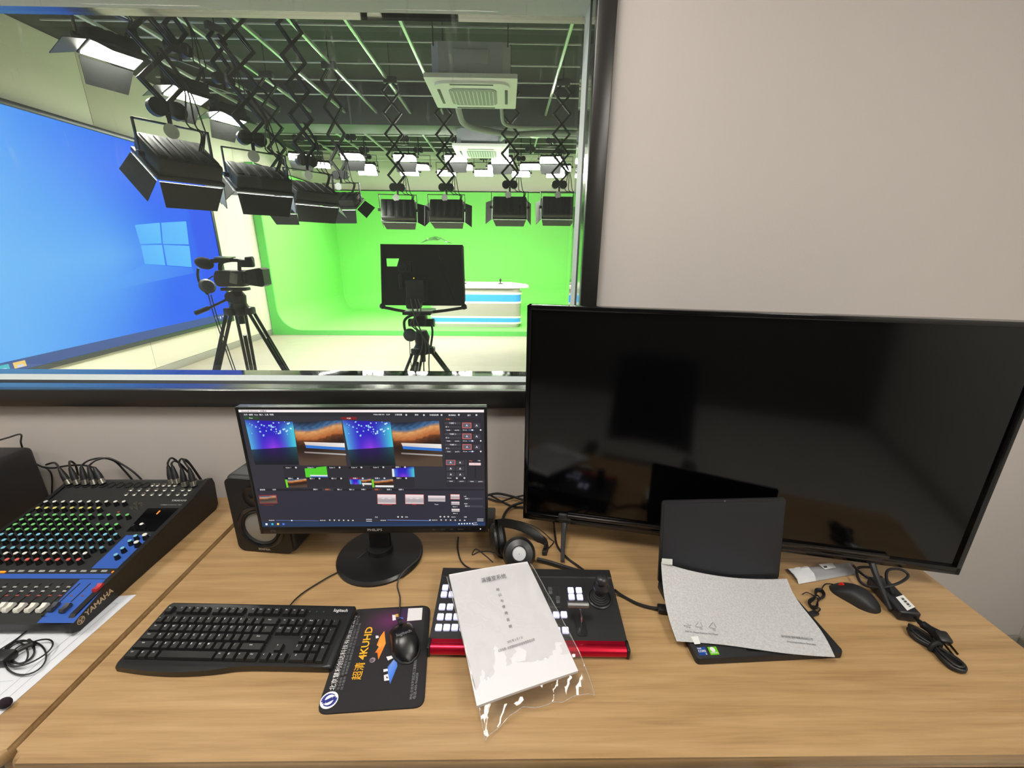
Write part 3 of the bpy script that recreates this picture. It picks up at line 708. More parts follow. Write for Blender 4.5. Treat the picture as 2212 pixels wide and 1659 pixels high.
g = G(); g.box((-0.005, 0, 0.165), (0.17, 0.105, 0.105), bev=0.014); g.cyl((0.07, 0, 0.17), (0.125, 0, 0.17), 0.042, n=20); g.box((0.0, 0.055, 0.17), (0.09, 0.014, 0.07), bev=0.006); g.cyl((-0.1, 0.0, 0.16), (-0.085, 0, 0.16), 0.05, n=16); o = g.build('body', BLK, hd)
g = G(); g.box((0.03, -0.055, 0.168), (0.05, 0.008, 0.07), bev=0.003, rot=(0, 0.25, 0)); g.build('grip_plate', mat('camcorder_silver', (120, 124, 118), 0.35, metal=0.6), o)
g = G(); g.prism([(-0.045, -0.05), (0.04, -0.062), (0.06, -0.05), (0.06, 0.05), (0.04, 0.06), (-0.045, 0.045)], -0.05, 0.05, M=Matrix.Translation((0.155, 0, 0.175)) @ Matrix.Rotation(PI / 2, 4, 'X')); g.build('lens_hood', BLK, hd)
g = G(); g.tube([(-0.075, 0, 0.21), (-0.06, 0, 0.265), (0.02, 0, 0.283), (0.1, 0, 0.27)], 0.013, n=8); g.tube([(0.045, 0, 0.21), (0.055, 0, 0.27)], 0.012, n=8, smooth=1); g.box((0.1, 0, 0.262), (0.09, 0.05, 0.05), bev=0.012); g.cyl((0.1, 0, 0.285), (0.145, 0, 0.29), 0.018, n=12); g.build('top_handle', BLK, hd)
g = G(); g.box((-0.03, 0.0, 0.298), (0.10, 0.07, 0.008), rot=(0.1, 0.03, 0)); g.build('flip_screen', mat('screen_grey', (70, 100, 75), 0.2), hd)
g = G(); g.ball((-0.155, -0.02, 0.262), 0.043, (1.35, 0.85, 0.9), n=16, rot=(0, 0.25, 0)); g.cyl((-0.11, -0.02, 0.275), (0.0, -0.01, 0.285), 0.014, n=10); g.build('furry_microphone', mat('microphone_fur', (34, 36, 42), 0.95, bump=0.6, bscale=300), hd)
e = thing('headphones', 'grey headphones hanging off the camcorder handle by their cable', 'headphones', (P0.x - 0.17, yc - 0.03, P0.z + 0.11))
g = G(); g.lathe([(0.001, 0), (0.045, 0.003), (0.05, 0.015), (0.035, 0.03), (0.001, 0.034)], n=18, M=Matrix.Rotation(1.1, 4, 'Y') @ Matrix.Rotation(0.6, 4, 'X')); g.build('ear_cup', mat('headphone_grey', (70, 74, 80), 0.4), e)
g = G(); g.tube([(-0.03, 0, 0.12), (-0.045, 0, 0.06), (-0.03, 0, -0.01), (0.0, 0, -0.05)], 0.008, n=6); g.build('headband', BLK, e)
g = G(); g.tube([(0.02, 0, 0.05), (0.055, 0, 0.07)], 0.004, n=5, smooth=1)
for d in (0.0, 0.018): g.tube([(0.0 + d, 0, -0.05), (0.01 + d, 0, -0.2), (0.05 + d, 0, -0.5), (0.075 + d, 0, -0.7), (0.07, 0, -0.95), (0.12, 0, -1.2)], 0.0035, n=5)
g.build('cable', CABLE, e)
# teleprompter camera seen from behind
yp = 3.1; P1 = at(912, 742, yp)
tripod('black tripod carrying the teleprompter camera in front of the green screen', P1.x, yp, P1.z, -0.55, 0.60)
tp = thing('teleprompter_camera', 'black hooded teleprompter camera seen from behind, facing the news desk', 'video camera', (P1.x, yp, P1.z))
zl = lambda v: at(912, v, yp).z - P1.z
xl_ = lambda u: at(u, 600, yp).x - P1.x
HOOD = mat('black_hood_cloth', (20, 23, 21), 0.8, var=0.3, vscale=14)
zt_, zb_ = zl(528), zl(660)
g = G(); xa, xb = xl_(830), xl_(1000); xc, xd = xl_(822), xl_(1001)
top = [(xa, 0.0, zt_), (xb, 0.0, zt_), (xb, 0.12, zt_ - 0.01), (xa, 0.12, zt_ - 0.01)]; bot = [(xc, 0.0, zb_), (xd, 0.0, zb_), (xd, 0.12, zb_ + 0.03), (xc, 0.12, zb_ + 0.03)]
hx0, hx1, hz0, hz1 = xl_(838), xl_(865), zl(576), zl(559)       # little window torn through the cloth
def face_hole(yv, a, b, c, d):
    A, B, Cc, D_ = [Vector(q) for q in (a, b, c, d)]
    h = [Vector((hx0, yv, hz0)), Vector((hx1 - 0.02, yv, hz0)), Vector((hx1, yv, hz1)), Vector((hx0, yv, hz1))]
    vA = [g.bm.verts.new(q) for q in (A, B, Cc, D_)]; vh = [g.bm.verts.new(q) for q in h]
    for i in range(4): g.bm.faces.new((vA[i], vA[(i + 1) % 4], vh[(i + 1) % 4], vh[i]))
face_hole(0.0, bot[0], bot[1], top[1], top[0])
g.quad([top[0], top[1], top[2], top[3]]); g.quad([top[1], bot[1], bot[2], top[2]]); g.quad([top[0], top[3], bot[3], bot[0]])
g.build('hood', HOOD, tp, sharp=20)
g = G()
for q0, q1 in ((top[0], bot[0]), (top[1], bot[1])): g.tube([Vector(q0) + Vector((0, -0.006, 0)), Vector(q1) + Vector((0, -0.006, 0))], 0.007, n=6, smooth=1)
g.tube([Vector(bot[0]) + Vector((-0.02, 0, -0.01)), Vector((0, -0.02, zb_ - 0.05)), Vector(bot[1]) + Vector((0.02, 0, -0.01))], 0.012, n=6)
g.tube([Vector((0.14, -0.008, zt_ - 0.02)), Vector((0.26, -0.008, zb_ + 0.04))], 0.005, n=5, smooth=1)
for s, q in ((-1, bot[0]), (1, bot[1])): g.ball(Vector(q) + Vector((0.0, -0.01, -0.005)), 0.022, n=10)
g.build('hood_frame', BLK2, tp)
g = G(); g.box((-0.0, -0.07, zl(625)), (0.13, 0.16, 0.16), bev=0.015); g.box((-0.06, -0.12, zl(575)), (0.09, 0.06, 0.07), bev=0.01); g.cyl((-0.06, -0.15, zl(575)), (-0.06, -0.175, zl(575)), 0.025, n=14); g.box((-0.1, -0.1, zl(605)), (0.03, 0.05, 0.1), bev=0.01); g.box((-0.02, -0.1, zl(650)), (0.1, 0.1, 0.08), bev=0.012); g.build('camera_body', BLK, tp)
g = G(); g.box((0, -0.02, zl(672)), (0.2, 0.24, 0.02), bev=0.004); g.box((0, 0, zl(690)), (0.09, 0.1, 0.09), bev=0.015); g.lathe([(0.001, 0), (0.05, 0), (0.06, 0.05), (0.04, 0.1), (0.001, 0.1)], n=16); g.cyl((-0.09, 0, zl(697)), (0.1, 0, zl(697)), 0.03, n=14); g.tube([(0.07, -0.02, zl(690)), (0.1, -0.1, zl(710)), (0.09, -0.15, zl(740))], 0.008, n=6); g.build('fluid_head', BLK2, tp)
g = G(); g.cyl((0.0, -0.155, zl(598)), (0.0, -0.157, zl(598)), 0.004, n=8, m=0); g.build('status_light', emat('yellow_led', (255, 220, 60), 1.5), tp)
g = G()
for d in (0, 0.02, -0.03): g.tube([(d, -0.16, zl(640)), (0.02 + d, -0.19, zl(665)), (-0.02 - d, -0.17, zl(690)), (0.03, -0.14, zl(715)), (0.05 + d, -0.12, zl(745)), (0.02 + d * 2, -0.1, zl(800)), (0.06 + d, -0.1, -0.9)], 0.005, n=5)
g.build('cable', mat('grey_cable', (70, 72, 74), 0.5), tp)
e = thing('headphones', 'black headphones hanging under the teleprompter camera', 'headphones', (xl_(885) + P1.x, yp - 0.13, P1.z + zl(700)))
g = G(); g.tube([(0.09, 0, 0.09), (0.03, 0, 0.085), (-0.025, 0, 0.05), (-0.03, 0, -0.01), (-0.015, 0, -0.05)], 0.010, n=8); g.build('headband', BLK, e)
g = G(); g.lathe([(0.001, 0), (0.045, 0.004), (0.048, 0.018), (0.03, 0.034), (0.001, 0.036)], n=18, M=Matrix.Translation((0.0, 0, -0.06)) @ Matrix.Rotation(-0.5, 4, 'Z') @ Matrix.Rotation(1.2, 4, 'Y') @ Matrix.Rotation(0.5, 4, 'X')); g.build('ear_cup', mat('headphone_grey', (70, 74, 80), 0.4), e)
g = G(); g.tube([(0.0, 0, -0.1), (0.0, 0, -0.3), (0.05, 0, -0.6), (0.06, 0, -0.9)], 0.003, n=5); g.build('cable', CABLE, e)
# crumpled clear bag on top of the hood
g = G(); P = at(938, 524, yp + 0.05); r = random.Random(4)
V = g.grid(lambda u, v: (P.x - 0.1 + 0.22 * u, P.y - 0.05 + 0.12 * v, P.z - 0.005 + 0.05 * math.sin(PI * u) * (0.3 + 0.7 * r.random())), 9, 5)
tag(g.build('clear_plastic_bag', film_mat('crumpled_film', (0.85, 0.9, 0.85), 1.0, 0.15), sharp=1), 'crumpled clear plastic bag lying on the teleprompter hood', 'plastic bag')
# ================================================================ control room furniture
DZ = 0.75
def desk(label, x0, x1, y0, y1, ends):
    t = thing('office_desk', label, 'desk', ((x0 + x1) / 2, (y0 + y1) / 2, 0))
    w, d = x1 - x0, y1 - y0
    g = G(); poly = rrect(w, d, 0.022, n=5)
    a = g.prism(poly, DZ - 0.032, DZ)
    bm = g.bm; es = [e for e in bm.edges if abs(e.verts[0].co.z - e.verts[1].co.z) < 1e-6]
    bmesh.ops.bevel(bm, geom=es, offset=0.013, segments=4, affect='EDGES', profile=0.5)
    g.build('desk_top', WOOD, t, sharp=50)
    for k, s in enumerate((-1, 1)):
        g = G(); g.box((s * (w / 2 - 0.04), 0.01, (DZ - 0.032) / 2), (0.025, d - 0.06, DZ - 0.034), bev=0.002); g.build('side_panel', WOOD, t)
    g = G(); g.box((0, d / 2 - 0.12, 0.45), (w - 0.1, 0.018, 0.5), bev=0.002); g.build('modesty_panel', WOOD, t)
    return t
desk('long beech desk carrying the monitors, keyboard and laptop', -0.845, 1.153, 0.484, 1.277, 0)
desk('beech desk at the left carrying the audio mixer', -2.86, -0.861, 0.484, 1.277, 0)

# ---------------------------------------------------------------- office chair, its arms just reach the desk edge
ch = thing('office_chair', 'black office chair in front of the desk, armrest tips at the bottom edge', 'chair', (0.30, 0.12, 0), (0, 0, math.radians(2)))
CHM = mat('chair_mesh_fabric', (24, 26, 34), 0.75, bump=0.3, bscale=500)
g = G(); g.box((0, 0.02, 0.46), (0.48, 0.46, 0.07), bev=0.03, seg=3); g.build('seat', CHM, ch)
g = G(); g.grid(lambda u, v: (0.46 * (u - 0.5) * (1 - 0.15 * v), -0.25 - 0.05 * v - 0.05 * (1 - (2 * u - 1) ** 2), 0.55 + 0.5 * v), 8, 8); g.build('backrest', CHM, ch)
for s in (-1, 1):
    g = G(); g.tube([(s * 0.235, -0.02, 0.45), (s * 0.25, -0.02, 0.55), (s * 0.22, 0.05, 0.655)], 0.014, n=8); g.box((s * 0.222, 0.21, 0.665), (0.06, 0.27, 0.026), bev=0.012, seg=3); g.build('armrest', BLK, ch)
g = G(); g.cyl((0, 0, 0.1), (0, 0, 0.43), 0.025, n=14); g.box((0, 0, 0.415), (0.2, 0.2, 0.03), bev=0.006); g.build('gas_lift', BLK2, ch)
for k in range(5):
    a = 2 * PI * k / 5 + 0.3; d = Vector((math.cos(a), math.sin(a), 0)); g = G(); g.tube([Vector((0, 0, 0.11)), d * 0.15 + Vector((0, 0, 0.1)), d * 0.29 + Vector((0, 0, 0.07))], 0.018, n=8); lg = g.build('base_leg', BLK, ch)
    g = G(); g.cyl(d * 0.29 + Vector((-0.012, 0, 0.028)), d * 0.29 + Vector((0.012, 0, 0.028)), 0.028, n=14); g.build('castor', RUBBER, lg)

# ---------------------------------------------------------------- television
pa = Vector((0.055, 1.078, 0.81)); pb = Vector((1.147, 0.842, 0.81)); d = pb - pa; TW = d.length; TA = math.atan2(d.y, d.x); TH = 0.638
tv = thing('television', 'large black flat television standing switched off on the desk', 'television', ((pa + pb) / 2 - Vector((0, 0, 0.06))), (0, 0, TA))
TVB = mat('tv_gloss_black', (12, 12, 13), 0.12, spec=0.55); TVS = mat('tv_dark_panel', (4, 4, 5), 0.10, spec=0.5); TVC = mat('tv_smoked_chrome', (74, 70, 68), 0.18, metal=0.8)
g = G(); B_ = 0.012
for b in ((-TW / 2, -TW / 2 + B_, 0.06, 0.06 + TH), (TW / 2 - B_, TW / 2, 0.06, 0.06 + TH), (-TW / 2, TW / 2, 0.06 + TH - B_, 0.06 + TH), (-TW / 2, TW / 2, 0.06, 0.06 + 0.022)):
    wbox(g, b[0], b[1], -0.004, 0.03, b[2], b[3], bev=0.002)
g.build('bezel', TVB, tv)
g = G(); wbox(g, -TW / 2 + 0.01, TW / 2 - 0.01, 0.004, 0.008, 0.075, 0.05 + TH); g.build('screen', TVS, tv)
g = G(); wbox(g, -TW / 2 + 0.13, TW / 2 - 0.16, -0.008, 0.004, 0.082, 0.0925, bev=0.004); wbox(g, -TW / 2 + 0.10, TW / 2 - 0.12, -0.007, 0.002, 0.068, 0.076, bev=0.003); g.build('trim_strip', TVC, tv)
g = G(); wbox(g, -TW / 2 + 0.02, TW / 2 - 0.02, 0.03, 0.045, 0.075, 0.05 + TH, bev=0.006); wbox(g, -0.42, 0.42, 0.045, 0.08, 0.09, 0.45, bev=0.015); g.build('back_shell', BLK, tv)
for s in (-1, 1):
    x = s * (TW / 2 - (0.125 if s < 0 else 0.19))
    g = G()
    g.tube([(x, 0.02, 0.075), (x, -0.02, 0.045), (x - s * 0.005, -0.105, 0.0105)], [0.008, 0.007, 0.0055], n=8, smooth=3); g.tube([(x, 0.02, 0.075), (x, 0.06, 0.045), (x - s * 0.005, 0.14, 0.0105)], [0.008, 0.007, 0.0055], n=8, smooth=3); g.box((x, 0.02, 0.075), (0.04, 0.05, 0.03), bev=0.005)
    g.build('leg', mat('tv_leg_grey', (44, 45, 46), 0.4), tv)

# ---------------------------------------------------------------- computer monitor
MWd, MHt = 0.613, 0.366
mo = thing('computer_monitor', 'black desktop monitor showing video switching software', 'monitor', (-0.353, 0.985, DZ), (0, 0, math.radians(0.6)))
Z0 = 0.095; YF = -0.022
MBZ = mat('monitor_bezel', (20, 20, 21), 0.35); 
g = G(); wbox(g, -MWd / 2, MWd / 2, YF + 0.002, YF + 0.02, Z0, Z0 + MHt, bev=0.002); wbox(g, -MWd / 2 + 0.05, MWd / 2 - 0.05, YF + 0.02, YF + 0.05, Z0 + 0.05, Z0 + MHt - 0.06, bev=0.012); g.build('rear_shell', MBZ, mo)
g = G(); BW = 0.007
for b in ((-MWd / 2, -MWd / 2 + BW, Z0, Z0 + MHt), (MWd / 2 - BW, MWd / 2, Z0, Z0 + MHt), (-MWd / 2 + BW, MWd / 2 - BW, Z0 + MHt - BW, Z0 + MHt), (-MWd / 2 + BW, MWd / 2 - BW, Z0, Z0 + 0.021)):
    wbox(g, b[0], b[1], YF - 0.003, YF + 0.004, b[2], b[3], bev=0.0012)
g.build('bezel', MBZ, mo)
g = G(); g.lathe([(0.001, 0.0), (0.118, 0.0), (0.118, 0.006), (0.112, 0.012), (0.04, 0.016), (0.001, 0.016)], n=48); g.build('base', mat('monitor_base', (24, 24, 25), 0.3), mo)
g = G(); g.box((0, 0.01, 0.09), (0.06, 0.022, 0.16), bev=0.008); g.cyl((0, 0.005, 0.014), (0, 0.005, 0.03), 0.035, n=20); g.build('neck', BLK, mo)
letter([('PHILIPS', 0.011, 0, 0, 0, 1.15, 0), ('272S', 0.008, -MWd / 2 + 0.035, -0.001, 0, 1, 1)] + [(s, 0.0055, 0.16 + 0.024 * k, 0, 0, 1, 1) for k, s in enumerate(('SRC', 'VOL', 'PIC', 'MENU', '+'))], 'logo_print', [mat('logo_silver', (190, 190, 190), 0.4), mat('faint_print', (110, 110, 112), 0.5)], mo).matrix_local = Matrix.Translation((0, YF - 0.0034, Z0 + 0.0105)) @ Matrix.Rotation(PI / 2, 4, 'X')
g = G(); g.ball((0.286, YF - 0.003, Z0 + 0.011), 0.0016, n=8); g.build('power_light', emat('white_led', (255, 255, 255), 1.2), mo)
# the software on the screen, laid out from its own interface
SW, SH = MWd - 2 * BW, MHt - BW - 0.021
Hm = homog([(65, 90), (2112, 72), (2120, 1092), (195, 1137)], [(0, SH), (SW, SH), (SW, 0), (0, 0)])
p = Pic()
def R_(x0, y0, x1, y1, col, sk=None):
    p.poly([Hm(x0, y1), Hm(x1, y1), Hm(x1, y0), Hm(x0, y0)], col)
p.rect(0, 0, SW, SH, (50, 49, 58))
def Q4(a, b, c, d_): return [Hm(*a), Hm(*b), Hm(*c), Hm(*d_)]
p.poly(Q4((65, 112), (2112, 95), (2112, 72), (65, 90)), (250, 240, 240))
p.poly(Q4((68, 145), (2112, 132), (2112, 96), (65, 113)), (42, 42, 48))
p.poly(Q4((110, 172), (232, 171), (231, 148), (109, 150)), (40, 74, 46)); p.poly(Q4((928, 168), (1054, 166), (1053, 144), (928, 146)), (132, 30, 36))
rr = random.Random(3)
dots = [(rr.uniform(0.08, 0.95), rr.uniform(0.45, 0.95), rr.uniform(0.012, 0.035)) for k in range(42)]
def bokeh(u, v):
    c = mixc((44, 34, 190), (70, 200, 215), max(0, (u - 0.62) / 0.35)); c = mixc(c, (90, 190, 225), max(0, (0.30 - u) / 0.3) * 0.9)
    c = mixc(c, (150, 60, 225), max(0, 1 - abs(u - 0.5) / 0.35) * max(0, 1 - v / 0.55))
    return mixc(c, (40, 20, 150), max(0, (v - 0.75) / 0.3) * 0.7)
def refl(u, v): return mixc((20, 26, 30), tuple(x * 0.42 for x in bokeh(u, 0.2)), v)
def nebula(u, v):
    w = v + 0.05 * math.sin(5 * u) - 0.06 * u; n = 0.5 + 0.5 * math.sin(40 * u + 9 * math.sin(13 * v)) 
    if w > 0.86: return mixc((22, 24, 34), (64, 110, 160), min(1, max(0, (1.05 - w) / 0.15)) * (0.6 + 0.4 * n))
    if w > 0.80: return mixc((64, 110, 160), (196, 130, 80), (0.86 - w) / 0.06)
    if w > 0.62: return mixc((226, 170, 110), (176, 100, 52), (0.80 - w) / 0.18 + 0.2 * n)
    if w > 0.44: return mixc((120, 66, 34), (44, 26, 20), (0.62 - w) / 0.18 + 0.25 * n)
    return mixc((40, 26, 20), (84, 66, 54), max(0, (0.4 - w) / 0.3))
def scene_a(x0, x1, y0, y1, sc, ym):
    bl, br = (x0 + 38, y1 - (0 if 1 else 0)), (x1 + 30, y1 - 5)
    p.field(Q4((x0 + 38, ym), (x1 + 18, ym - 30), (x1, y0 + 12), (x0, y0)), 18, 14, bokeh)
    for (u, v, r_) in dots:
        xx = x0 + (x1 - x0) * u + 20 * (1 - v); yy = ym + (y0 - ym) * v - 20 * u * (1 - v); q = Hm(xx, yy)
        p.disc(q[0], q[1], r_ * 0.075, mixc((120, 190, 250), (200, 235, 255), u), 8)
    p.field(Q4((x0 + 60, y1), (x1 + 28, y1 - 6), (x1 + 18, ym - 30), (x0 + 38, ym)), 12, 8, refl)
def scene_b(x0, x1, y0, y1):
    p.field(Q4((x0 + 32, y1), (x1 + 26, y1), (x1, y0 - 6), (x0, y0 + 18)), 26, 26, nebula)
    p.poly(Q4((x0 + 92, 395), (x1 + 18, 410), (x1 + 16, 372), (x0 + 80, 365)), [(200, 190, 190), (232, 228, 224), (240, 236, 232), (235, 215, 200)])
    p.poly(Q4((x0 + 96, 418), (x1 + 22, 434), (x1 + 20, 412), (x0 + 90, 392)), (48, 116, 205))
    p.poly(Q4((x0 + 80, 462), (x1 + 24, 478), (x1 + 24, 466), (x0 + 76, 448)), [(150, 140, 136), (190, 186, 184), (176, 172, 170), (110, 96, 90)])
scene_a(112, 518, 178, 572, 1, 438); scene_b(522, 928, 180, 572); scene_a(932, 1336, 172, 572, 1, 430); scene_b(1340, 1740, 176, 568)
# source tiles
for (x, y, nm) in ((412, 595, 'Color 1'), (792, 590, 'Color 3'), (968, 590, 'Color 4'), (1152, 588, 'Color 5'), (1336, 585, ''), (420, 693, ''), (612, 692, ''), (798, 690, ''), (1340, 680, '')):
    R_(x, y - 12, x + 184, y + 78, (44, 43, 50)); R_(x, y - 12, x + 120, y + 6, (24, 24, 28))
p.poly(Q4((600, 678), (788, 674), (780, 578), (594, 600)), (84, 205, 48)); p.poly(Q4((640, 672), (786, 672), (786, 656), (636, 656)), (225, 228, 230)); p.poly(Q4((640, 676), (786, 676), (786, 668), (640, 668)), (64, 104, 200)); R_(594, 578, 694, 597, (50, 49, 56))
p.field(Q4((1340, 664), (1526, 664), (1522, 572), (1336, 592)), 10, 8, bokeh); p.poly(Q4((1338, 664), (1356, 664), (1352, 594), (1336, 594)), (235, 235, 240))
p.field(Q4((432, 772), (608, 768), (604, 688), (424, 698)), 12, 10, nebula); p.poly(Q4((430, 773), (446, 772), (438, 700), (420, 700)), (110, 215, 40))
p.field(Q4((978, 735), (1072, 735), (1068, 690), (972, 690)), 10, 6, bokeh); p.field(Q4((1076, 745), (1160, 745), (1156, 684), (1070, 684)), 10, 8, nebula); p.poly(Q4((1080, 738), (1160, 738), (1160, 722), (1076, 722)), (225, 225, 228)); R_(972, 676, 1070, 690, (120, 28, 34))
p.field(Q4((1164, 762), (1348, 758), (1342, 684), (1160, 690)), 12, 10, nebula); p.poly(Q4((1166, 762), (1182, 760), (1176, 688), (1160, 690)), (110, 215, 40)); p.poly(Q4((1190, 758), (1346, 758), (1346, 742), (1190, 742)), (236, 236, 238))
# right hand panels
p.poly(Q4((1790, 748), (2115, 746), (2110, 140), (1772, 146)), (44, 43, 50))
R_(1776, 148, 1862, 166, (60, 52, 50))
for k, y in enumerate((190, 284, 376)):
    R_(1784, y - 10, 1920, y + 10, (66, 65, 72)); R_(1786, y + 22, 1920, y + 42, (60, 59, 66)); R_(1786, y + 52, 1848, y + 68, (62, 61, 68)); R_(1858, y + 52, 1920, y + 68, (62, 61, 68))
    R_(1932, y - 6, 2008, y + 42, (226, 110, 100)); R_(1937, y - 1, 2003, y + 37, (98, 94, 106)); R_(2022, y - 2, 2082, y + 40, (62, 61, 68))
    R_(1982, y + 55, 2030, y + 60, (120, 150, 215)); q = Hm(2014, y + 57); p.disc(q[0], q[1], 0.0022, (245, 245, 248)); q = Hm(2084, y + 56); p.disc(q[0], q[1], 0.0022, (235, 235, 238))
for r_, y in enumerate((512, 566, 618)):
    for c_, x in enumerate((1796, 1876)):
        if r_ == 0 and c_ == 0: R_(x - 3, y - 3, x + 75, y + 42, (226, 110, 100))
        R_(x, y, x + 70, y + 38, (98, 94, 106) if r_ == 0 and c_ == 0 else (62, 61, 68))
R_(1985, 532, 2084, 554, (240, 208, 208)); R_(2036, 556, 2042, 668, (24, 24, 28)); R_(1957, 505, 1963, 650, (70, 70, 76))
for x in (1796, 1886, 1975, 2046): R_(x, 688, x + 70, 706, (64, 63, 70))
# lower browser
p.poly(Q4((190, 1062), (2118, 1032), (2112, 776), (178, 806)), (47, 46, 57)); p.poly(Q4((180, 806), (2112, 776), (2112, 762), (178, 786)), (34, 34, 40))
R_(735, 778, 830, 798, (60, 58, 66)); R_(1160, 770, 1250, 790, (60, 52, 54))
p.poly(Q4((190, 922), (343, 918), (338, 838), (182, 846)), (150, 48, 50)); p.field(Q4((194, 916), (336, 912), (332, 846), (188, 852)), 12, 8, lambda u, v: mixc(nebula(u, v), (150, 150, 150), 0.25)); R_(218, 930, 312, 936, (120, 40, 44))
for (x0, x1, y0, y1, ed) in ((1206, 1360, 824, 908, 1), (1443, 1597, 822, 904, 1), (1636, 1782, 828, 880, 0), (1828, 1902, 816, 856, 1), (1832, 1902, 880, 908, 0), (1834, 1902, 944, 970, 0)):
    if ed: R_(x0 - 3, y0 - 3, x1 + 3, y1 + 3, (215, 90, 84))
    p.field(Q4((x0, y1), (x1, y1), (x1, y0), (x0, y0)), 2, 4, lambda u, v: mixc((150, 146, 150), (240, 222, 222), min(1, abs(v - 0.35) * 2.2)))
R_(1240, 912, 1325, 918, (170, 60, 58)); R_(1500, 908, 1535, 914, (170, 60, 58))
for y in (850, 918): R_(1945, y - 8, 2100, y + 10, (66, 65, 74))
R_(318, 1070, 690, 1074, (92, 118, 190)); R_(1282, 1052, 1648, 1057, (110, 140, 215))
for (x, y) in ((456, 1072), (1648, 1050)): q = Hm(x, y); p.disc(q[0], q[1], 0.0022, (220, 230, 250))
for (x, y) in ((1470, 122), (1616, 122), (1762, 120), (1905, 118), (2050, 118), (1376, 1025), (1410, 1025), (1738, 1018), (1772, 1018), (1805, 1017), (521, 592), (893, 587), (1078, 584), (1264, 580), (1447, 577), (532, 690), (717, 687), (902, 684), (1086, 681), (1270, 678), (1454, 675), (1882, 669), (1946, 667)):
    q = Hm(x, y); p.disc(q[0], q[1], 0.0024, (232, 232, 236), 10); p.disc(q[0], q[1], 0.0009, (60, 60, 66), 6)
p.poly(Q4((196, 1134), (2120, 1092), (2118, 1058), (194, 1092)), [(38, 58, 88), (44, 66, 108), (30, 48, 82), (36, 60, 92)])
for (x, y, c) in ((234, 1110, (235, 240, 245)), (285, 1108, (60, 180, 200)), (335, 1106, (245, 200, 110)), (382, 1106, (86, 120, 215))):
    R_(x - 9, y - 9, x + 9, y + 9, c)
for k in range(6): R_(1890 + 23 * k, 1074 - k, 1902 + 23 * k, 1086 - k, (220, 225, 232))
for k in range(6): R_(780 + 40 * k, 1058, 792 + 40 * k, 1068, (215, 215, 220))
for k in range(6): R_(1738 + 40 * k, 1042, 1750 + 40 * k, 1052, (215, 215, 220))
for y0 in (1048, 1064): R_(1100, y0, 1150, y0 + 7, (190, 190, 196)); R_(2050, y0 - 18, 2104, y0 - 11, (190, 190, 196))
p.poly([Hm(*q) for q in ((1084, 732), (1098, 748), (1090, 748), (1086, 754))], (250, 250, 250))
scr_o = p.build('screen_picture', cmat('monitor_picture', 1.0, 0.15), mo, (-SW / 2, YF - 0.0012, Z0 + 0.021), (PI / 2, 0, 0), zscale=1.0)
T_ = []
def tx(s, x, y, px, m=0, al='CENTER'):
    q = Hm(x, y); T_.append((s, px * SH / 1030, q[0], q[1], 0, 1, m, al, 0.012))
tx('Cloud 4K Director - 切换台', 90, 103, 16, 2, 'LEFT'); tx('文件  编辑  View  输入  工具  帮助', 108, 133, 15, 0, 'LEFT')
for s, x in (('1920x1080 50i   12:29', 1265), ('工程设置', 1405), ('录制', 1555), ('多画面监看', 1700), ('推流输出', 1850), ('直播', 1990)): tx(s, x, 121, 14)
tx('Prev', 168, 161, 14); tx('PGM', 990, 156, 14); tx('T-Bar', 1817, 155, 14, 1)
for k, y in enumerate((190, 284, 376)):
    tx('下游键 %d' % (k + 1), 1852, y, 14); tx('键 %d' % (k + 1), 1808, y + 32, 14); tx('TAKE', 1816, y + 60, 12); tx('AUTO', 1888, y + 60, 12); tx('0.6 sec', 1954, y + 57, 12); tx('A', 1970, y + 18, 24); tx('A', 2051, y + 18, 24)
for y in (531, 585, 637): tx('A', 1832, y, 24); tx('A', 1911, y, 24)
tx('0.6 sec', 1818, 668, 12); tx('Wipe', 2000, 515, 12, 1); tx('FTB', 2070, 513, 12); tx('T', 2036, 543, 12, 2)
for s, x in (('TAKE', 1832), ('AUTO', 1922), ('TAKE', 2008), ('AUTO', 2080)): tx(s, x, 697, 12)
for s, x, y in (('Color 1', 458, 593), ('Color 2', 645, 590), ('Color 3', 830, 588), ('Color 4', 1016, 585), ('Color 5', 1202, 582), ('媒体 1', 1388, 578), ('媒体 2', 470, 690), ('输入 1', 655, 688), ('输入 2', 840, 685), ('场景 1', 1024, 682), ('场景 2', 1210, 679), ('场景 3', 1392, 676)): tx(s, x, y, 14)
for s, x, m in (('媒体 1', 680, 0), ('媒体 2', 783, 1), ('输入 1', 886, 0), ('输入 2', 988, 0), ('字幕 1', 1090, 0), ('场景 1', 1204, 1), ('场景 2', 1307, 0), ('场景 3', 1408, 0)): tx(s, x, 786 - (x - 680) * 0.012, 14, m)
tx('媒体库', 222, 795, 14); tx('文件', 323, 793, 14); tx('Three', 1706, 906, 13); tx('Left', 1950, 830, 13, 0); tx('Right', 1956, 896, 13); tx('媒体 1', 1968, 851, 13); tx('输入 2', 1968, 918, 13); tx('Mixer 2', 1864, 925, 12); tx('Mixer 3', 1866, 985, 12)
tx('00:00:03', 282, 1073, 13); tx('00:01:45', 726, 1066, 13); tx('00:00:03', 1248, 1058, 13); tx('00:00:10', 1688, 1049, 13); tx('12:29', 2034, 1068, 12); tx('2022/3/7', 2034, 1085, 12); tx('Left      Right', 1283, 858, 15); tx('Left      Right', 1520, 855, 15); tx('Motion', 1850, 1018, 12); tx('播放', 1190, 1030, 12); tx('时间', 1448, 1025, 12); tx('位置', 1950, 1017, 12)
o = letter(T_, 'screen_text', [emat('screen_text_white', (236, 236, 240), 1.0), emat('screen_text_orange', (232, 120, 70), 1.0), emat('screen_text_dark', (80, 76, 80), 1.0)], scr_o, z=0.0009)
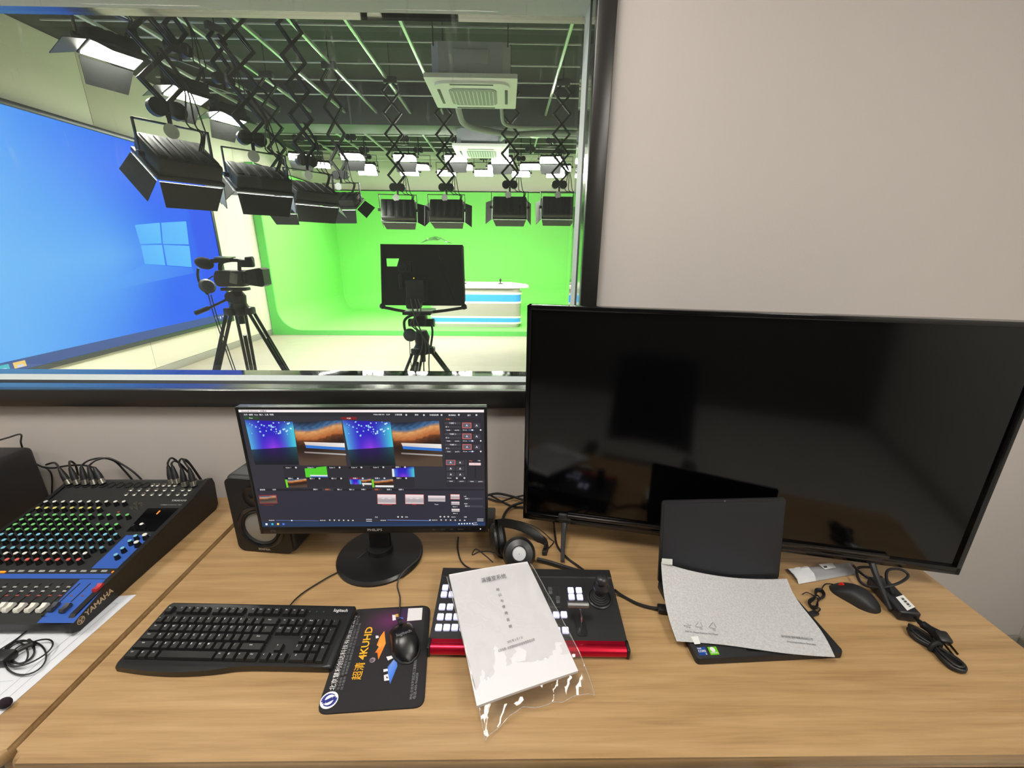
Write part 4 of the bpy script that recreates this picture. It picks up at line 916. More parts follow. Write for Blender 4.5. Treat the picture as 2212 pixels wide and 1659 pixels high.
# ================================================================ things on the desk
PRW = mat('print_white', (225, 226, 228), 0.6)
PRG = mat('print_grey', (120, 122, 126), 0.6)
KEYM = mat('keyboard_key', (30, 31, 32), 0.42, bump=0.1, bscale=900)
KBC = mat('keyboard_case', (27, 28, 29), 0.38)

# ---------------------------------------------------------------- keyboard
kl = on(248, 1447, DZ + 0.004); kr = on(712, 1457, DZ + 0.004); d = kr - kl; KA = math.atan2(d.y, d.x)
kb = thing('keyboard', 'black full size office keyboard lying on the desk beside the mouse mat', 'keyboard', (kl.x, kl.y, DZ), (math.radians(4.2), 0, KA))
KW, KD = d.length + 0.002, 0.153
def front_edge(x):
    """wavy front lip: deeper on the left, stepping back towards the right"""
    t = x / KW
    return -0.010 * math.sin(min(1, max(0, t / 0.55)) * PI) ** 1.0 + 0.006 * (1 / (1 + math.exp(-(t - 0.55) * 26)))
poly = [(KW - 0.004, KD), (0.006, KD), (0.0, KD - 0.008), (0.0, 0.008)] + [(0.004 + (KW - 0.008) * k / 20, front_edge(0.004 + (KW - 0.008) * k / 20)) for k in range(21)] + [(KW, 0.010), (KW, KD - 0.006)]
g = G(); g.prism(poly, 0.0015, 0.0165, bev=0.006, seg=3); g.build('case', KBC, kb, sharp=50)
g = G(); g.prism([(0.011, 0.011), (KW - 0.011, 0.011), (KW - 0.011, KD - 0.030), (0.011, KD - 0.030)], 0.016, 0.0172); g.build('key_well', mat('keyboard_well', (16, 16, 17), 0.5), kb)
U = (KW - 0.022) / 22.9
KM = {}
def key(x, y, w, h=1.0):
    kk = (round(w, 2), round(h, 2))
    sx, sy = U * w - 0.0018, KP * h - 0.0018
    if kk not in KM:
        g = G(); b = g.bm; lo = 0.0; hi = 0.0085; ins = 0.0022
        A = [(-sx / 2, -sy / 2), (sx / 2, -sy / 2), (sx / 2, sy / 2), (-sx / 2, sy / 2)]
        B = [(-sx / 2 + ins, -sy / 2 + ins * 0.8), (sx / 2 - ins, -sy / 2 + ins * 0.8), (sx / 2 - ins, sy / 2 - ins * 0.6), (-sx / 2 + ins, sy / 2 - ins * 0.6)]
        C2 = [(x * 0.94, y * 0.92) for x, y in B]
        va = [b.verts.new((x, y, lo)) for x, y in A]; vb = [b.verts.new((x, y, hi - 0.0009)) for x, y in B]; vc = [b.verts.new((x, y, hi)) for x, y in C2]
        for p_, q_ in ((va, vb), (vb, vc)):
            for i in range(4): b.faces.new((p_[i], p_[(i + 1) % 4], q_[(i + 1) % 4], q_[i]))
        b.faces.new(vc); KM[kk] = g.build('key', KEYM, kb, (x, y, 0.0165), sharp=25); return
    inst(KM[kk], kb, (x, y, 0.0165))
KP = 0.0199; KX = 0.011; KY = [0.0115 + KP * (r + 0.5) for r in range(5)]; KYF = KY[4] + KP * 1.30
lg = []
def row(y, spec, x0=0.0, h=1.0):
    x = x0
    for s in spec:
        w, t = s if isinstance(s, tuple) else (1.0, s)
        if t is None: x += w; continue
        cx = KX + U * (x + w / 2); key(cx, y, w, h)
        if t:
            n = len(t); lg.append((t, 0.0056 if n == 1 else 0.0036, cx - U * min(w, 1.2) * 0.5 + 0.0052 + (0.0028 if n > 1 else 0), y + 0.0032, 0, 1, 0, 'CENTER', 0.02))
        x += w
row(KYF, ['Esc', (0.5, None)] + ['F%d' % k for k in (1, 2, 3, 4)] + [(0.5, None)] + ['F%d' % k for k in (5, 6, 7, 8)] + [(0.5, None)] + ['F%d' % k for k in (9, 10, 11, 12)] + [(0.25, None), 'Prt', 'Scr', 'Brk'])
row(KY[4], list('~1234567890-+') + [(2.0, 'Back'), (0.25, None), 'Ins', 'Hm', 'Pg', (0.25, None), 'Num', '/', '*', '-'])
row(KY[3], [(1.5, 'Tab')] + list('QWERTYUIOP[]') + [(1.5, '\\'), (0.25, None), 'Del', 'End', 'Pg', (0.25, None), '7', '8', '9'])
row(KY[2], [(1.75, 'Caps')] + list('ASDFGHJKL;\'') + [(2.25, 'Enter'), (3.5, None), '4', '5', '6'])
row(KY[1], [(2.25, 'Shift')] + list('ZXCVBNM,./') + [(2.75, 'Shift'), (1.25, None), '^', (1.25, None), '1', '2', '3'])
row(KY[0], [(1.5, 'Ctrl'), (1.1, '#'), (1.1, 'Alt'), (6.4, ''), (1.2, 'Alt'), (1.2, '#'), (1.2, '='), (1.3, 'Ctrl'), (0.25, None), '<', 'v', '>', (0.25, None), (2.0, '0'), '.'])
xn = 21.5 - 0.0
for yy, t in (((KY[3] + KY[2]) / 2, '+'), ((KY[1] + KY[0]) / 2, 'Ent')):
    key(KX + U * 22.0 + 0.0, yy, 1.0, 2.0); lg.append((t, 0.0045, KX + U * 21.8, yy + 0.011, 0, 1, 0))
lg.append(('logitech', 0.0115, KW - 0.028, KYF + 0.004, 0, 0.9, 0, 'CENTER', 0.012))
for k in range(3): lg.append(('o', 0.005, KW - 0.098 + 0.016 * k, KYF, 0, 1, 1))
letter(lg, 'legend_print', [mat('legend_white', (215, 216, 218), 0.5), mat('legend_green', (150, 170, 130), 0.5)], kb, z=0.0251)
g = G(); q0 = mx(kb).inverted() @ Vector((0, 0, 0))
K = [on(622, 1313, DZ + 0.012), on(650, 1284, DZ + 0.004), on(700, 1252, DZ + 0.004), on(745, 1227, DZ + 0.004), on(785, 1195, DZ + 0.02), on(800, 1172, DZ + 0.03)]
g.tube([Vector((K[0].x, K[0].y - 0.012, K[0].z))] + K, 0.0018, n=6, M=None) if False else g.tube(K, 0.0018, n=6)
o = g.build('keyboard_cable', CABLE); tag(o, 'thin black cable running from the keyboard to behind the monitor', 'cable')

# ---------------------------------------------------------------- mouse mat
pad = thing('mouse_mat', 'dark printed mouse mat with gold and white Chinese lettering', 'mouse mat', (0, 0, DZ))
zc = 0.003
pc = [on(u, v, DZ + zc) for u, v in ((756, 1317), (930, 1307), (916, 1527), (682, 1543))]
def rounded(P, r, n=5):
    out = []; L = len(P)
    for i in range(L):
        a, b, c = Vector(P[i - 1][:2]), Vector(P[i][:2]), Vector(P[(i + 1) % L][:2])
        p0 = b + (a - b).normalized() * r; p1 = b + (c - b).normalized() * r
        for k in range(n + 1):
            t = k / n; q = p0 * (1 - t) ** 2 + b * 2 * t * (1 - t) + p1 * t * t; out.append((q.x, q.y))
    return out[::-1]
g = G(); g.prism(rounded([(q.x, q.y) for q in pc], 0.02), 0.0, zc, bev=0.001); g.build('mat_base', mat('mat_black_cloth', (26, 24, 27), 0.8, bump=0.2, bscale=1500), pad)
def cp(x, y, z=0.0): return on(660 + x * 300 / 1659, 1260 + y * 300 / 1659, DZ + zc + z)
p = Pic()
a, b, c, e = [cp(*q) for q in ((560, 320), (1430, 290), (1400, 700), (430, 760))]
def neb(u, v):
    f = max(0, 1 - math.hypot((u - 0.55) / 0.38, (v - 0.62) / 0.45)); f2 = max(0, 1 - math.hypot((u - 0.8) / 0.2, (v - 0.9) / 0.25))
    return mixc(mixc((34, 31, 34), (92, 32, 84), f * 1.1), (48, 34, 84), f2)
p.z = 0.0; p.field([e, c, b, a], 18, 12, neb)
p.poly([cp(*q) for q in ((942, 570), (958, 720), (870, 912), (858, 830), (830, 830), (876, 760), (850, 740), (890, 640))], [(255, 140, 40), (255, 150, 50), (250, 130, 30), (240, 110, 20), (235, 110, 20), (255, 160, 70), (240, 120, 30), (255, 150, 50)])
p.poly([cp(*q) for q in ((1084, 880), (1098, 990), (1010, 1205), (985, 1090), (980, 1000), (1040, 930))], [(80, 130, 225), (70, 120, 220), (64, 110, 205), (80, 140, 235), (60, 100, 200), (120, 150, 220)])
for q in (((838, 628), (870, 626), (876, 652), (840, 662)), ((935, 1100), (985, 1085), (1000, 1160), (940, 1168)), ((965, 880), (1050, 862), (1056, 890), (985, 925)), ((930, 1030), (980, 1022), (985, 1050), (932, 1062)), ((1036, 380), (1075, 378), (1080, 440), (1040, 448))): p.poly([cp(*k) for k in q], (228, 226, 232))
p.poly([cp(*k) for k in ((1075, 372), (1108, 366), (1112, 402), (1080, 406))], (220, 170, 70)); p.poly([cp(*k) for k in ((1110, 408), (1168, 410), (1165, 430), (1112, 434))], (70, 100, 210)); p.poly([cp(*k) for k in ((962, 1110), (990, 1130), (968, 1142))], (30, 28, 40))
q = cp(800, 920); p.disc(q.x, q.y, 0.006, (150, 132, 140), 16); q = cp(792, 925); p.disc(q.x, q.y, 0.004, (90, 76, 84), 14)
p.poly([cp(*k) for k in ((1228, 303), (1398, 295), (1388, 440), (1212, 455))], (222, 222, 224))
q = cp(283, 1398); p.disc(q.x, q.y, 0.0165, (235, 237, 245), 28); 
ca_, sa_ = math.cos(math.radians(35)), math.sin(math.radians(35))
S_ = [(0.0115 * math.cos(t_), 0.0115 * math.sin(t_)) for t_ in [math.radians(k) for k in range(15, 166, 15)]] + [(-0.006, 0.000), (0.0, -0.0005), (0.006, -0.001)] + [(0.0115 * math.cos(t_), 0.0115 * math.sin(t_)) for t_ in [math.radians(k) for k in range(-15, -166, -15)]]
S_ = [(x * ca_ - y * sa_, x * sa_ + y * ca_) for x, y in S_]
for i in range(len(S_) - 1):
    (x0, y0), (x1, y1) = S_[i], S_[i + 1]; n_ = Vector((-(y1 - y0), x1 - x0)).normalized(); f_ = 0.0034 * max(0.25, math.sin(PI * (i + 0.5) / (len(S_) - 1))); 
    p.poly([(q.x + x0 - n_.x * f_, q.y + y0 - n_.y * f_), (q.x + x1 - n_.x * f_, q.y + y1 - n_.y * f_), (q.x + x1 + n_.x * f_, q.y + y1 + n_.y * f_), (q.x + x0 + n_.x * f_, q.y + y0 + n_.y * f_)], (36, 46, 130))
p.build('printed_picture', pmat('mat_print', 0.7), pad, (0, 0, zc + 0.0003), zscale=20)
def strip(txt, a, b, size, m, al='LEFT', sx=None, bold=0.0):
    """lettering from crop point a towards b, stretched to that length"""
    A = cp(*a); B = cp(*b); V, _ = glyphs(txt, 1.0, 'LEFT', 0.0, bold); wd = max(x for x, y in V); L = (B - A).length
    return (txt, size, A.x, A.y, math.atan2(B.y - A.y, B.x - A.x), L / (wd * size), m, 'LEFT', bold)
letter([strip('北京慧利创达科技有限责任公司', (318, 1285), (590, 395), 0.0125, 0, bold=0.004), strip('超清', (612, 1160), (668, 950), 0.0215, 1, bold=0.004), strip('4KUHD', (678, 918), (772, 525), 0.0225, 1, bold=0.02),
        strip('专业提供  虚拟演播室系统 非编 录播 导播 切换台 广播级产品', (392, 1280), (642, 395), 0.0055, 2), strip('技术服务  系统集成 演播室装修 灯光 整体解决方案', (432, 1278), (655, 480), 0.0055, 2),
        strip('地址:北京市海淀区西三旗建材城', (1260, 1395), (1320, 905), 0.0065, 2, bold=0.01), strip('电话:400-966828', (1302, 1390), (1338, 1075), 0.0065, 2, bold=0.01), strip('———————————————————', (352, 1305), (628, 372), 0.006, 2)],
       'printed_lettering', [PRW, mat('print_gold', (236, 176, 40), 0.5), PRG], pad, z=zc + 0.0012)

# ---------------------------------------------------------------- computer mice
def egg(g, L, W, H, m=0, n=20, flat=0.0):
    def prof(t, s):
        """t along the length 0 front .. 1 back, s around -1..1"""
        x = (t - 0.5) * L; e = max(0.0, 1 - abs(2 * t - 1) ** 2.6) ** 0.5
        wd = W / 2 * e * (1.0 - 0.10 * math.sin(PI * min(1, max(0, (t - 0.15) / 0.5)))); h = H * (max(0, 1 - (2 * (t - 0.06) - 1) ** 2 * 0.9)) ** 0.6 * (0.55 + 0.45 * math.sin(PI * min(1, t * 0.85 + 0.1))) * (e ** 0.4)
        a = s * PI / 2; ca = math.copysign(abs(math.sin(a)) ** 0.75, a)
        return (x, wd * ca, h * max(0, math.cos(a)) ** 0.55)
    V = [[g.bm.verts.new(prof(0.002 + 0.996 * i / n, -1 + 2 * j / 12)) for i in range(n + 1)] for j in range(13)]
    for j in range(12):
        for i in range(n): f = g.bm.faces.new((V[j][i], V[j][i + 1], V[j + 1][i + 1], V[j + 1][i])); f.material_index = m
    bmesh.ops.contextual_create(g.bm, geom=[V[j][i] for j in (0, 12) for i in range(n + 1)]) if False else None
    return prof
ma = on(862, 1350, DZ + 0.006); mb = on(885, 1428, DZ + 0.006)
dm = mb - ma; MA = math.atan2(dm.y, dm.x)
ms = thing('computer_mouse', 'black wired mouse with white lettering resting on the printed mat', 'mouse', ((ma.x + mb.x) / 2, (ma.y + mb.y) / 2, DZ + zc + 0.001), (0, 0, MA))
MSB = mat('mouse_satin_black', (19, 19, 20), 0.3); MSD = mat('mouse_matt_side', (44, 45, 46), 0.6)
g = G(); pf = egg(g, 0.106, 0.060, 0.036); g.build('shell', MSB, ms, sharp=60)
g = G(); egg(g, 0.110, 0.064, 0.018); g.build('side_skirt', MSD, ms, sharp=60)
g = G(); g.cyl((-0.032, -0.004, 0.027), (-0.032, 0.004, 0.027), 0.0075, n=16); g.build('scroll_wheel', RUBBER, ms)
o = letter([('logitech', 0.0115, 0, 0, 0, 0.9, 0, 'CENTER', 0.01)], 'logo_print', PRG, ms); o.location = (0.008, 0, 0.0366); o.rotation_euler = (0, 0.02, -PI / 2 + 2 * PI)
o.rotation_euler = (0, 0.04, math.radians(110))
o.rotation_euler = (0, 0.04, -MA + math.radians(25))
C_ = [on(862, 1350, DZ + 0.012), on(863, 1320, DZ + 0.008), on(864, 1290, DZ + 0.004), on(858, 1262, DZ + 0.004), on(872, 1235, DZ + 0.02), on(905, 1205, DZ + 0.02), on(910, 1178, DZ + 0.01)]
g = G(); g.tube(C_, 0.0017, n=6); tag(g.build('mouse_cable', mat('grey_black_cable', (52, 52, 54), 0.5)), 'thin grey cable of the mouse leading over the monitor foot', 'cable')
# slim mouse by the television, its cable bundled
ma = on(1800, 1262, DZ + 0.01); mb = on(1897, 1312, DZ + 0.01); dm = mb - ma
m2 = thing('computer_mouse', 'slim black mouse with a red wheel lying under the television', 'mouse', ((ma.x + mb.x) / 2, (ma.y + mb.y) / 2, DZ), (0, 0, math.atan2(dm.y, dm.x)))
g = G(); egg(g, dm.length + 0.014, 0.060, 0.034); g.build('shell', mat('slim_mouse_black', (30, 31, 33), 0.55), m2, sharp=60)
g = G(); g.cyl((-0.030, -0.003, 0.0195), (-0.030, 0.003, 0.0195), 0.0062, n=14); g.build('scroll_wheel', mat('red_wheel', (205, 40, 35), 0.4), m2)
bz = thing('bundled_cable', 'bundled thin black mouse cable beside the laptop corner', 'cable', on(1765, 1292, DZ + 0.006))
g = G(); ax = (on(1740, 1325, DZ) - on(1775, 1265, DZ)); ax.normalize(); sd = Vector((-ax.y, ax.x, 0))
for k in range(6):
    w_ = 0.007 + 0.002 * (k % 3); z_o = 0.0015 * (k - 2)
    g.tube([ax * -0.038 + Vector((0, 0, z_o)), ax * -0.02 + sd * w_ + Vector((0, 0, z_o)), ax * 0.01 + sd * 0.004 + Vector((0, 0, z_o)), ax * 0.038 + sd * w_ * 0.9 + Vector((0, 0, z_o)), ax * 0.044 + Vector((0, 0, z_o)), ax * 0.03 - sd * w_ + Vector((0, 0, z_o)), ax * 0.0 - sd * 0.004 + Vector((0, 0, z_o)), ax * -0.025 - sd * w_ + Vector((0, 0, z_o))], 0.0014, n=5, smooth=3, closed=True)
L0 = bz.location.copy(); g.tube([ma - L0 + Vector((0, 0, 0.0)), on(1782, 1262, DZ + 0.003) - L0, ax * -0.03 + Vector((0, 0, 0.002))], 0.0014, n=5)
g.tube([ax * 0.035, on(1772, 1315, DZ + 0.003) - L0, on(1762, 1326, DZ + 0.004) - L0], 0.0014, n=5); g.build('coil', CABLE, bz)
g = G(); P = on(1755, 1326, DZ + 0.006) - L0; g.box(P, (0.03, 0.013, 0.007), bev=0.002, rot=(0, 0, 0.3)); g.build('usb_plug', BLK, bz)
g = G(); g.tube([ax * 0.0 + sd * 0.007, ax * 0.0 + Vector((0, 0, 0.008)), ax * 0.0 - sd * 0.007], 0.002, n=5); g.tube([ax * -0.0 + sd * 0.006, on(1745, 1280, DZ + 0.008) - L0, on(1733, 1284, DZ + 0.006) - L0], 0.0012, n=5); g.build('twist_tie', RUBBER, bz)

# ---------------------------------------------------------------- video switcher control panel
sl = on(925, 1414, DZ); sr = on(1357, 1420, DZ); d = sr - sl; SA = math.atan2(d.y, d.x); SWD = d.length
sw = thing('switcher_panel', 'black video switcher panel with glowing white buttons and a red front bar', 'control panel', (sl.x, sl.y, DZ), (0, 0, SA))
SWB = mat('switcher_black', (26, 26, 27), 0.5, bump=0.12, bscale=1200)
SD_, SF, SBk = 0.205, 0.024, 0.046
tilt = math.atan2(SBk - SF, SD_ - 0.02)
g = G()
prof = [(0.012, 0.004), (0.012, SF), (0.016, SF + 0.001), (SD_ - 0.026, SBk - 0.0026), (SD_ - 0.024, SBk), (SD_, SBk + 0.001), (SD_, 0.004)]
Mx = Matrix(((0, 0, 1, 0), (1, 0, 0, 0), (0, 1, 0, 0), (0, 0, 0, 1)))
g.prism(prof, 0.0, SWD, M=Mx); g.build('body', SWB, sw, sharp=20)
g = G(); g.tube([(0.006, 0.004, 0.014), (SWD - 0.006, 0.004, 0.014)], 0.0125, n=20, smooth=1); g.box((SWD / 2, 0.011, 0.014), (SWD - 0.012, 0.012, 0.023)); g.build('red_front_bar', mat('red_anodised', (196, 22, 52), 0.28, metal=0.75), sw, sharp=30)
for x in (0.002, SWD - 0.002):
    g = G(); g.box((x, 0.006, 0.0145), (0.008, 0.028, 0.027), bev=0.004); g.build('end_cap', BLK, sw)
TP = mx(sw) @ Matrix.Translation((0, 0.016, SF + 0.001)) @ Matrix.Rotation(math.atan2(SBk - 0.0026 - SF - 0.001, SD_ - 0.042), 4, 'X')   # frame of the sloping top
top = bpy.data.objects.new('top_plate', None)
TL = mx(sw).inverted() @ TP
def cs(x, y, z=0.0): return loc_on(TP, 900 + x * 500 / 1885, 1180 + y * 440 / 1659, z)
def tp_build(g, name, m, sharp=38): o = g.build(name, m, sw, sharp=sharp); o.matrix_local = TL; return o
BTN = mat('lit_white_button', (222, 224, 255), 0.35, emit=0.55)
bsrc = None
def btn(x, y, s=0.0145):
    global bsrc
    q = cs(x, y, 0.006)
    if bsrc is None:
        g = G(); g.box((0, 0, 0.003), (0.0148, 0.0148, 0.007), bev=0.0022); bsrc = g.build('button', BTN, sw); o = bsrc
    else: o = inst(bsrc, sw)
    o.matrix_local = TL @ Matrix.Translation((q.x, q.y, 0)); return o
for x, y in ((233, 330), (222, 386), (285, 386), (207, 487), (272, 487), (193, 568), (260, 568), (326, 568), (178, 655), (244, 655), (310, 655), (376, 655), (1255, 352), (1322, 352), (1262, 406), (1330, 408), (1200, 550), (1137, 552), (1212, 678), (1145, 680), (1075, 554)): btn(x, y)
letter([('一', 0.006, cs(x, y, 0.0098).x, cs(x, y, 0.0098).y, 0, 1, 0) for x, y in ((222, 390), (1255, 352), (1322, 352), (1262, 406), (1330, 408), (1200, 552), (207, 490), (272, 490), (193, 570), (260, 570), (178, 657), (244, 657), (310, 657))], 'button_print', mat('button_mark', (70, 74, 120), 0.5), sw, z=0.0068).matrix_local = TL
g = G(); q0 = cs(1060, 330); q1 = cs(1185, 505); g.box(((q0.x + q1.x) / 2, (q0.y + q1.y) / 2, 0.0004), (abs(q1.x - q0.x), abs(q1.y - q0.y), 0.0012), bev=0.0005); tp_build(g, 'fader_plate', mat('fader_plate_grey', (44, 45, 46), 0.45))
for (x, ya, yb, yk) in ((1085, 335, 470, 372), (1148, 345, 490, 445)):
    a = cs(x - 6, ya); b = cs(x + 6, yb); g = G(); g.box(((a.x + b.x) / 2, (a.y + b.y) / 2, 0.001), (0.002, abs(a.y - b.y), 0.0012)); tp_build(g, 'fader_slot', RUBBER)
    q = cs(x + 2, yk, 0.006); g = G(); g.box((q.x, q.y, 0.006), (0.0105, 0.02, 0.012), bev=0.002); g.box((q.x, q.y, 0.0122), (0.0105, 0.0015, 0.0012)); tp_build(g, 'fader_cap', mat('fader_cap_grey', (74, 76, 78), 0.45))
a = cs(1285, 560); b = cs(1395, 735); g = G(); g.prism(rrect(abs(b.x - a.x), abs(b.y - a.y) + 0.04, 0.006, x=(a.x + b.x) / 2, y=(a.y + b.y) / 2 + 0.02), 0.0, 0.0014); tp_build(g, 'tbar_plate', mat('tbar_plate', (30, 31, 32), 0.35))
sy = cs(1338, 670); g = G(); g.box((sy.x, sy.y + 0.022, 0.0012), (0.0035, 0.07, 0.0012)); tp_build(g, 'tbar_slot', RUBBER)
CHR = mat('chrome', (200, 200, 202), 0.18, metal=1.0)
h0 = cs(1228, 478, 0.045); h1 = cs(1398, 478, 0.045); g = G(); hm = (h0 + h1) / 2
g.cyl((h0.x, hm.y, 0.045), (h1.x, hm.y, 0.045), 0.0078, n=20); tp_build(g, 'tbar_handle', mat('brushed_handle', (150, 150, 150), 0.35, metal=0.9))
g = G(); g.tube([(hm.x, hm.y, 0.045), (sy.x + 0.001, (hm.y + sy.y) / 2, 0.028), (sy.x, sy.y + 0.004, 0.001)], 0.0022, n=8, smooth=2); tp_build(g, 'tbar_stem', CHR)
JOY = mat('joystick_black', (40, 40, 42), 0.35)
j = cs(1488, 430); g = G(); T0 = Matrix.Translation((j.x, j.y, 0))
g.lathe([(0.001, 0), (0.0285, 0), (0.0285, 0.004), (0.026, 0.006), (0.025, 0.004), (0.001, 0.004)], n=36, M=T0); tp_build(g, 'joystick_ring', JOY)
g = G(); pr_ = [(0.025, 0.004)]
for k in range(6): r_ = 0.0235 - 0.0026 * k; pr_ += [(r_, 0.008 + 0.0042 * k), (r_ - 0.003, 0.0095 + 0.0042 * k)]
pr_ += [(0.0085, 0.036), (0.001, 0.037)]; g.lathe(pr_, n=28, M=T0); tp_build(g, 'joystick_bellows', RUBBER, 30)
g = G(); g.lathe([(0.010, 0.026), (0.0155, 0.031), (0.0178, 0.038), (0.0178, 0.046), (0.0145, 0.051), (0.0125, 0.055), (0.0148, 0.060), (0.0148, 0.067), (0.0115, 0.072), (0.007, 0.0745), (0.001, 0.075)], n=28, M=T0 @ Matrix.Translation((0, 0, 0.0))); tp_build(g, 'joystick_knob', JOY)
# the switcher's cables
def cable(name, label, pts, r, m=None, cat='cable', group=None, smooth=5, n=8):
    g = G(); g.tube(pts, r, n=n, smooth=smooth); return tag(g.build(name, m or CABLE), label, cat, group)
P_ = lambda u, v, z=0.0: on(u, v, DZ + z)
t = thing('usb_cable', 'black cable plugged into the left side of the laptop', 'cable', (0, 0, 0))
g = G(); g.tube([P_(1328, 1275, 0.02), P_(1345, 1287, 0.006), P_(1375, 1303, 0.006), P_(1405, 1312, 0.007), P_(1428, 1314, 0.009)], 0.0035, n=8); g.build('cord', CABLE, t)
g = G(); a = P_(1424, 1314, 0.010); b = P_(1446, 1317, 0.010); g.box((a + b) / 2, ((b - a).length + 0.008, 0.022, 0.011), bev=0.003, rot=(0, 0, math.atan2((b - a).y, (b - a).x))); g.build('plug', BLK, t)
cable('power_cable', 'black cable from under the television to the back of the switcher panel', [P_(1196, 1128, 0.05), P_(1198, 1150, 0.006), P_(1204, 1180, 0.004), P_(1225, 1205, 0.004), P_(1248, 1222, 0.006), P_(1266, 1236, 0.02)], 0.0032)
cable('thick_cable', 'thick black cable running from the headphones to the switcher panel', [P_(1160, 1208, 0.012), P_(1185, 1214, 0.010), P_(1220, 1225, 0.010), P_(1262, 1238, 0.02)], 0.0055)
cable('thin_cable', 'thin black cable hanging below the monitor to the switcher panel', [P_(990, 1160, 0.012), P_(989, 1185, 0.004), P_(994, 1208, 0.004), P_(1005, 1222, 0.004), P_(1022, 1231, 0.012)], 0.0022)
for k, (pts, r) in enumerate((([P_(1052, 1070, 0.01), P_(1075, 1066, 0.02), P_(1105, 1072, 0.02), P_(1130, 1080, 0.02)], 0.0042), ([P_(1052, 1076, 0.01), P_(1080, 1083, 0.01), P_(1105, 1076, 0.015), P_(1132, 1070, 0.02)], 0.0032), ([P_(1060, 1070, 0.005), P_(1085, 1084, 0.005), P_(1108, 1094, 0.006), P_(1132, 1096, 0.01)], 0.0032), ([P_(1084, 1130, 0.006), P_(1090, 1110, 0.01), P_(1105, 1094, 0.015), P_(1132, 1084, 0.02)], 0.0045))):
    cable('desk_cable', ['thickest of the cables between monitor and television', 'upper crossing cable between monitor and television', 'lower crossing cable between monitor and television', 'cable looping up from the headphones to behind the television'][k], pts, r, group='cables between monitor and television')
# ---------------------------------------------------------------- printed manual in its clear bag
mz0, mz1 = 0.835, 0.798       # height of the cover at its top (over the panel) and bottom edges
mc = [on(970, 1241, mz0), on(1139, 1213, mz0), on(1249, 1449, mz1), on(1030, 1525, mz1)]
man = thing('manual', 'white printed training manual lying across the switcher panel', 'booklet', (0, 0, 0))
nrm = (mc[1] - mc[0]).cross(mc[0] - mc[3]).normalized()
if nrm.z < 0: nrm = -nrm
def msf(u, v, off=0.0):
    a = mc[0] * (1 - u) + mc[1] * u; b = mc[3] * (1 - u) + mc[2] * u
    return a * (1 - v) + b * v + nrm * (off + 0.004 * math.sin(PI * v) + 0.002 * math.sin(PI * u))
g = G()
V0 = [[g.bm.verts.new(msf(i / 10, j / 14)) for i in range(11)] for j in range(15)]; V1 = [[g.bm.verts.new(msf(i / 10, j / 14, -0.007)) for i in range(11)] for j in range(15)]
for j in range(14):
    for i in range(10):
        g.bm.faces.new((V0[j][i], V0[j + 1][i], V0[j + 1][i + 1], V0[j][i + 1])); g.bm.faces.new((V1[j][i], V1[j][i + 1], V1[j + 1][i + 1], V1[j + 1][i]))
def rim(seq0, seq1):
    for k in range(len(seq0) - 1): g.bm.faces.new((seq0[k], seq0[k + 1], seq1[k + 1], seq1[k]))
rim(V0[0], V1[0]); rim(V0[-1], V1[-1]); rim([r[0] for r in V0], [r[0] for r in V1]); rim([r[-1] for r in V0], [r[-1] for r in V1])
g.build('pages', mat('white_paper', (222, 222, 226), 0.55), man)
# lettering follows the cover: placed in a frame spanned by its edges
ex = (mc[1] - mc[0]).normalized(); ey = nrm.cross(ex); MF = Matrix(((ex.x, ey.x, nrm.x, mc[0].x), (ex.y, ey.y, nrm.y, mc[0].y), (ex.z, ey.z, nrm.z, mc[0].z), (0, 0, 0, 1)))
def cm(x, y): return loc_on(MF, 900 + x * 500 / 1885, 1180 + y * 440 / 1659, 0.0068)
it = []
def mt(s, a, b, size, bold=0.0):
    A, B = cm(*a), cm(*b); V, _ = glyphs(s, 1.0, 'LEFT', 0.0, bold); wd = max(x for x, y in V); it.append((s, size, A.x, A.y, math.atan2(B.y - A.y, B.x - A.x), (B - A).length / (wd * size), 0, 'LEFT', bold))
mt('演播室系统', (525, 283), (728, 241), 0.0148, 0.0)
for k, (c_, (x, y)) in enumerate(zip('培训与使用说明', ((648, 356), (664, 402), (681, 449), (697, 497), (715, 549), (732, 602), (750, 658)))): mt(c_, (x, y), (x + 26, y - 5), 0.0085)
mt('2022 年 3 月 7 日', (738, 783), (862, 743), 0.0062); mt('公司名称:  北京慧利创达科技有限责任公司', (664, 855), (960, 760), 0.0062)
letter(it, 'cover_print', mat('print_dark_grey', (70, 70, 74), 0.6), man, z=0.0068).matrix_local = MF
FILM = film_mat('clear_plastic_film', (0.97, 0.97, 0.97), 1.5, 0.02)
bag = thing('plastic_sleeve', 'clear crinkled plastic sleeve around the white manual, its tail on the desk', 'plastic bag', (0, 0, 0))
rb = random.Random(11)
def fbm(x, y): return math.sin(9.1 * x + 3 * math.sin(4.3 * y)) * math.cos(7.3 * y + 2.2 * math.sin(5.1 * x)) + 0.5 * math.sin(23 * x + 17 * y + 2 * math.sin(9 * y)) 
bc = [on(965, 1246, mz0 + 0.004), on(1146, 1216, mz0 + 0.004), on(1283, 1504, DZ + 0.012), on(1048, 1606, DZ + 0.006)]
tip = [on(u, v, DZ + z) for u, v, z in ((1048, 1606, 0.003), (1062, 1582, 0.010), (1100, 1545, 0.014), (1130, 1522, 0.02), (1182, 1525, 0.012), (1215, 1508, 0.02), (1260, 1498, 0.014), (1284, 1505, 0.003))]
jag = {}
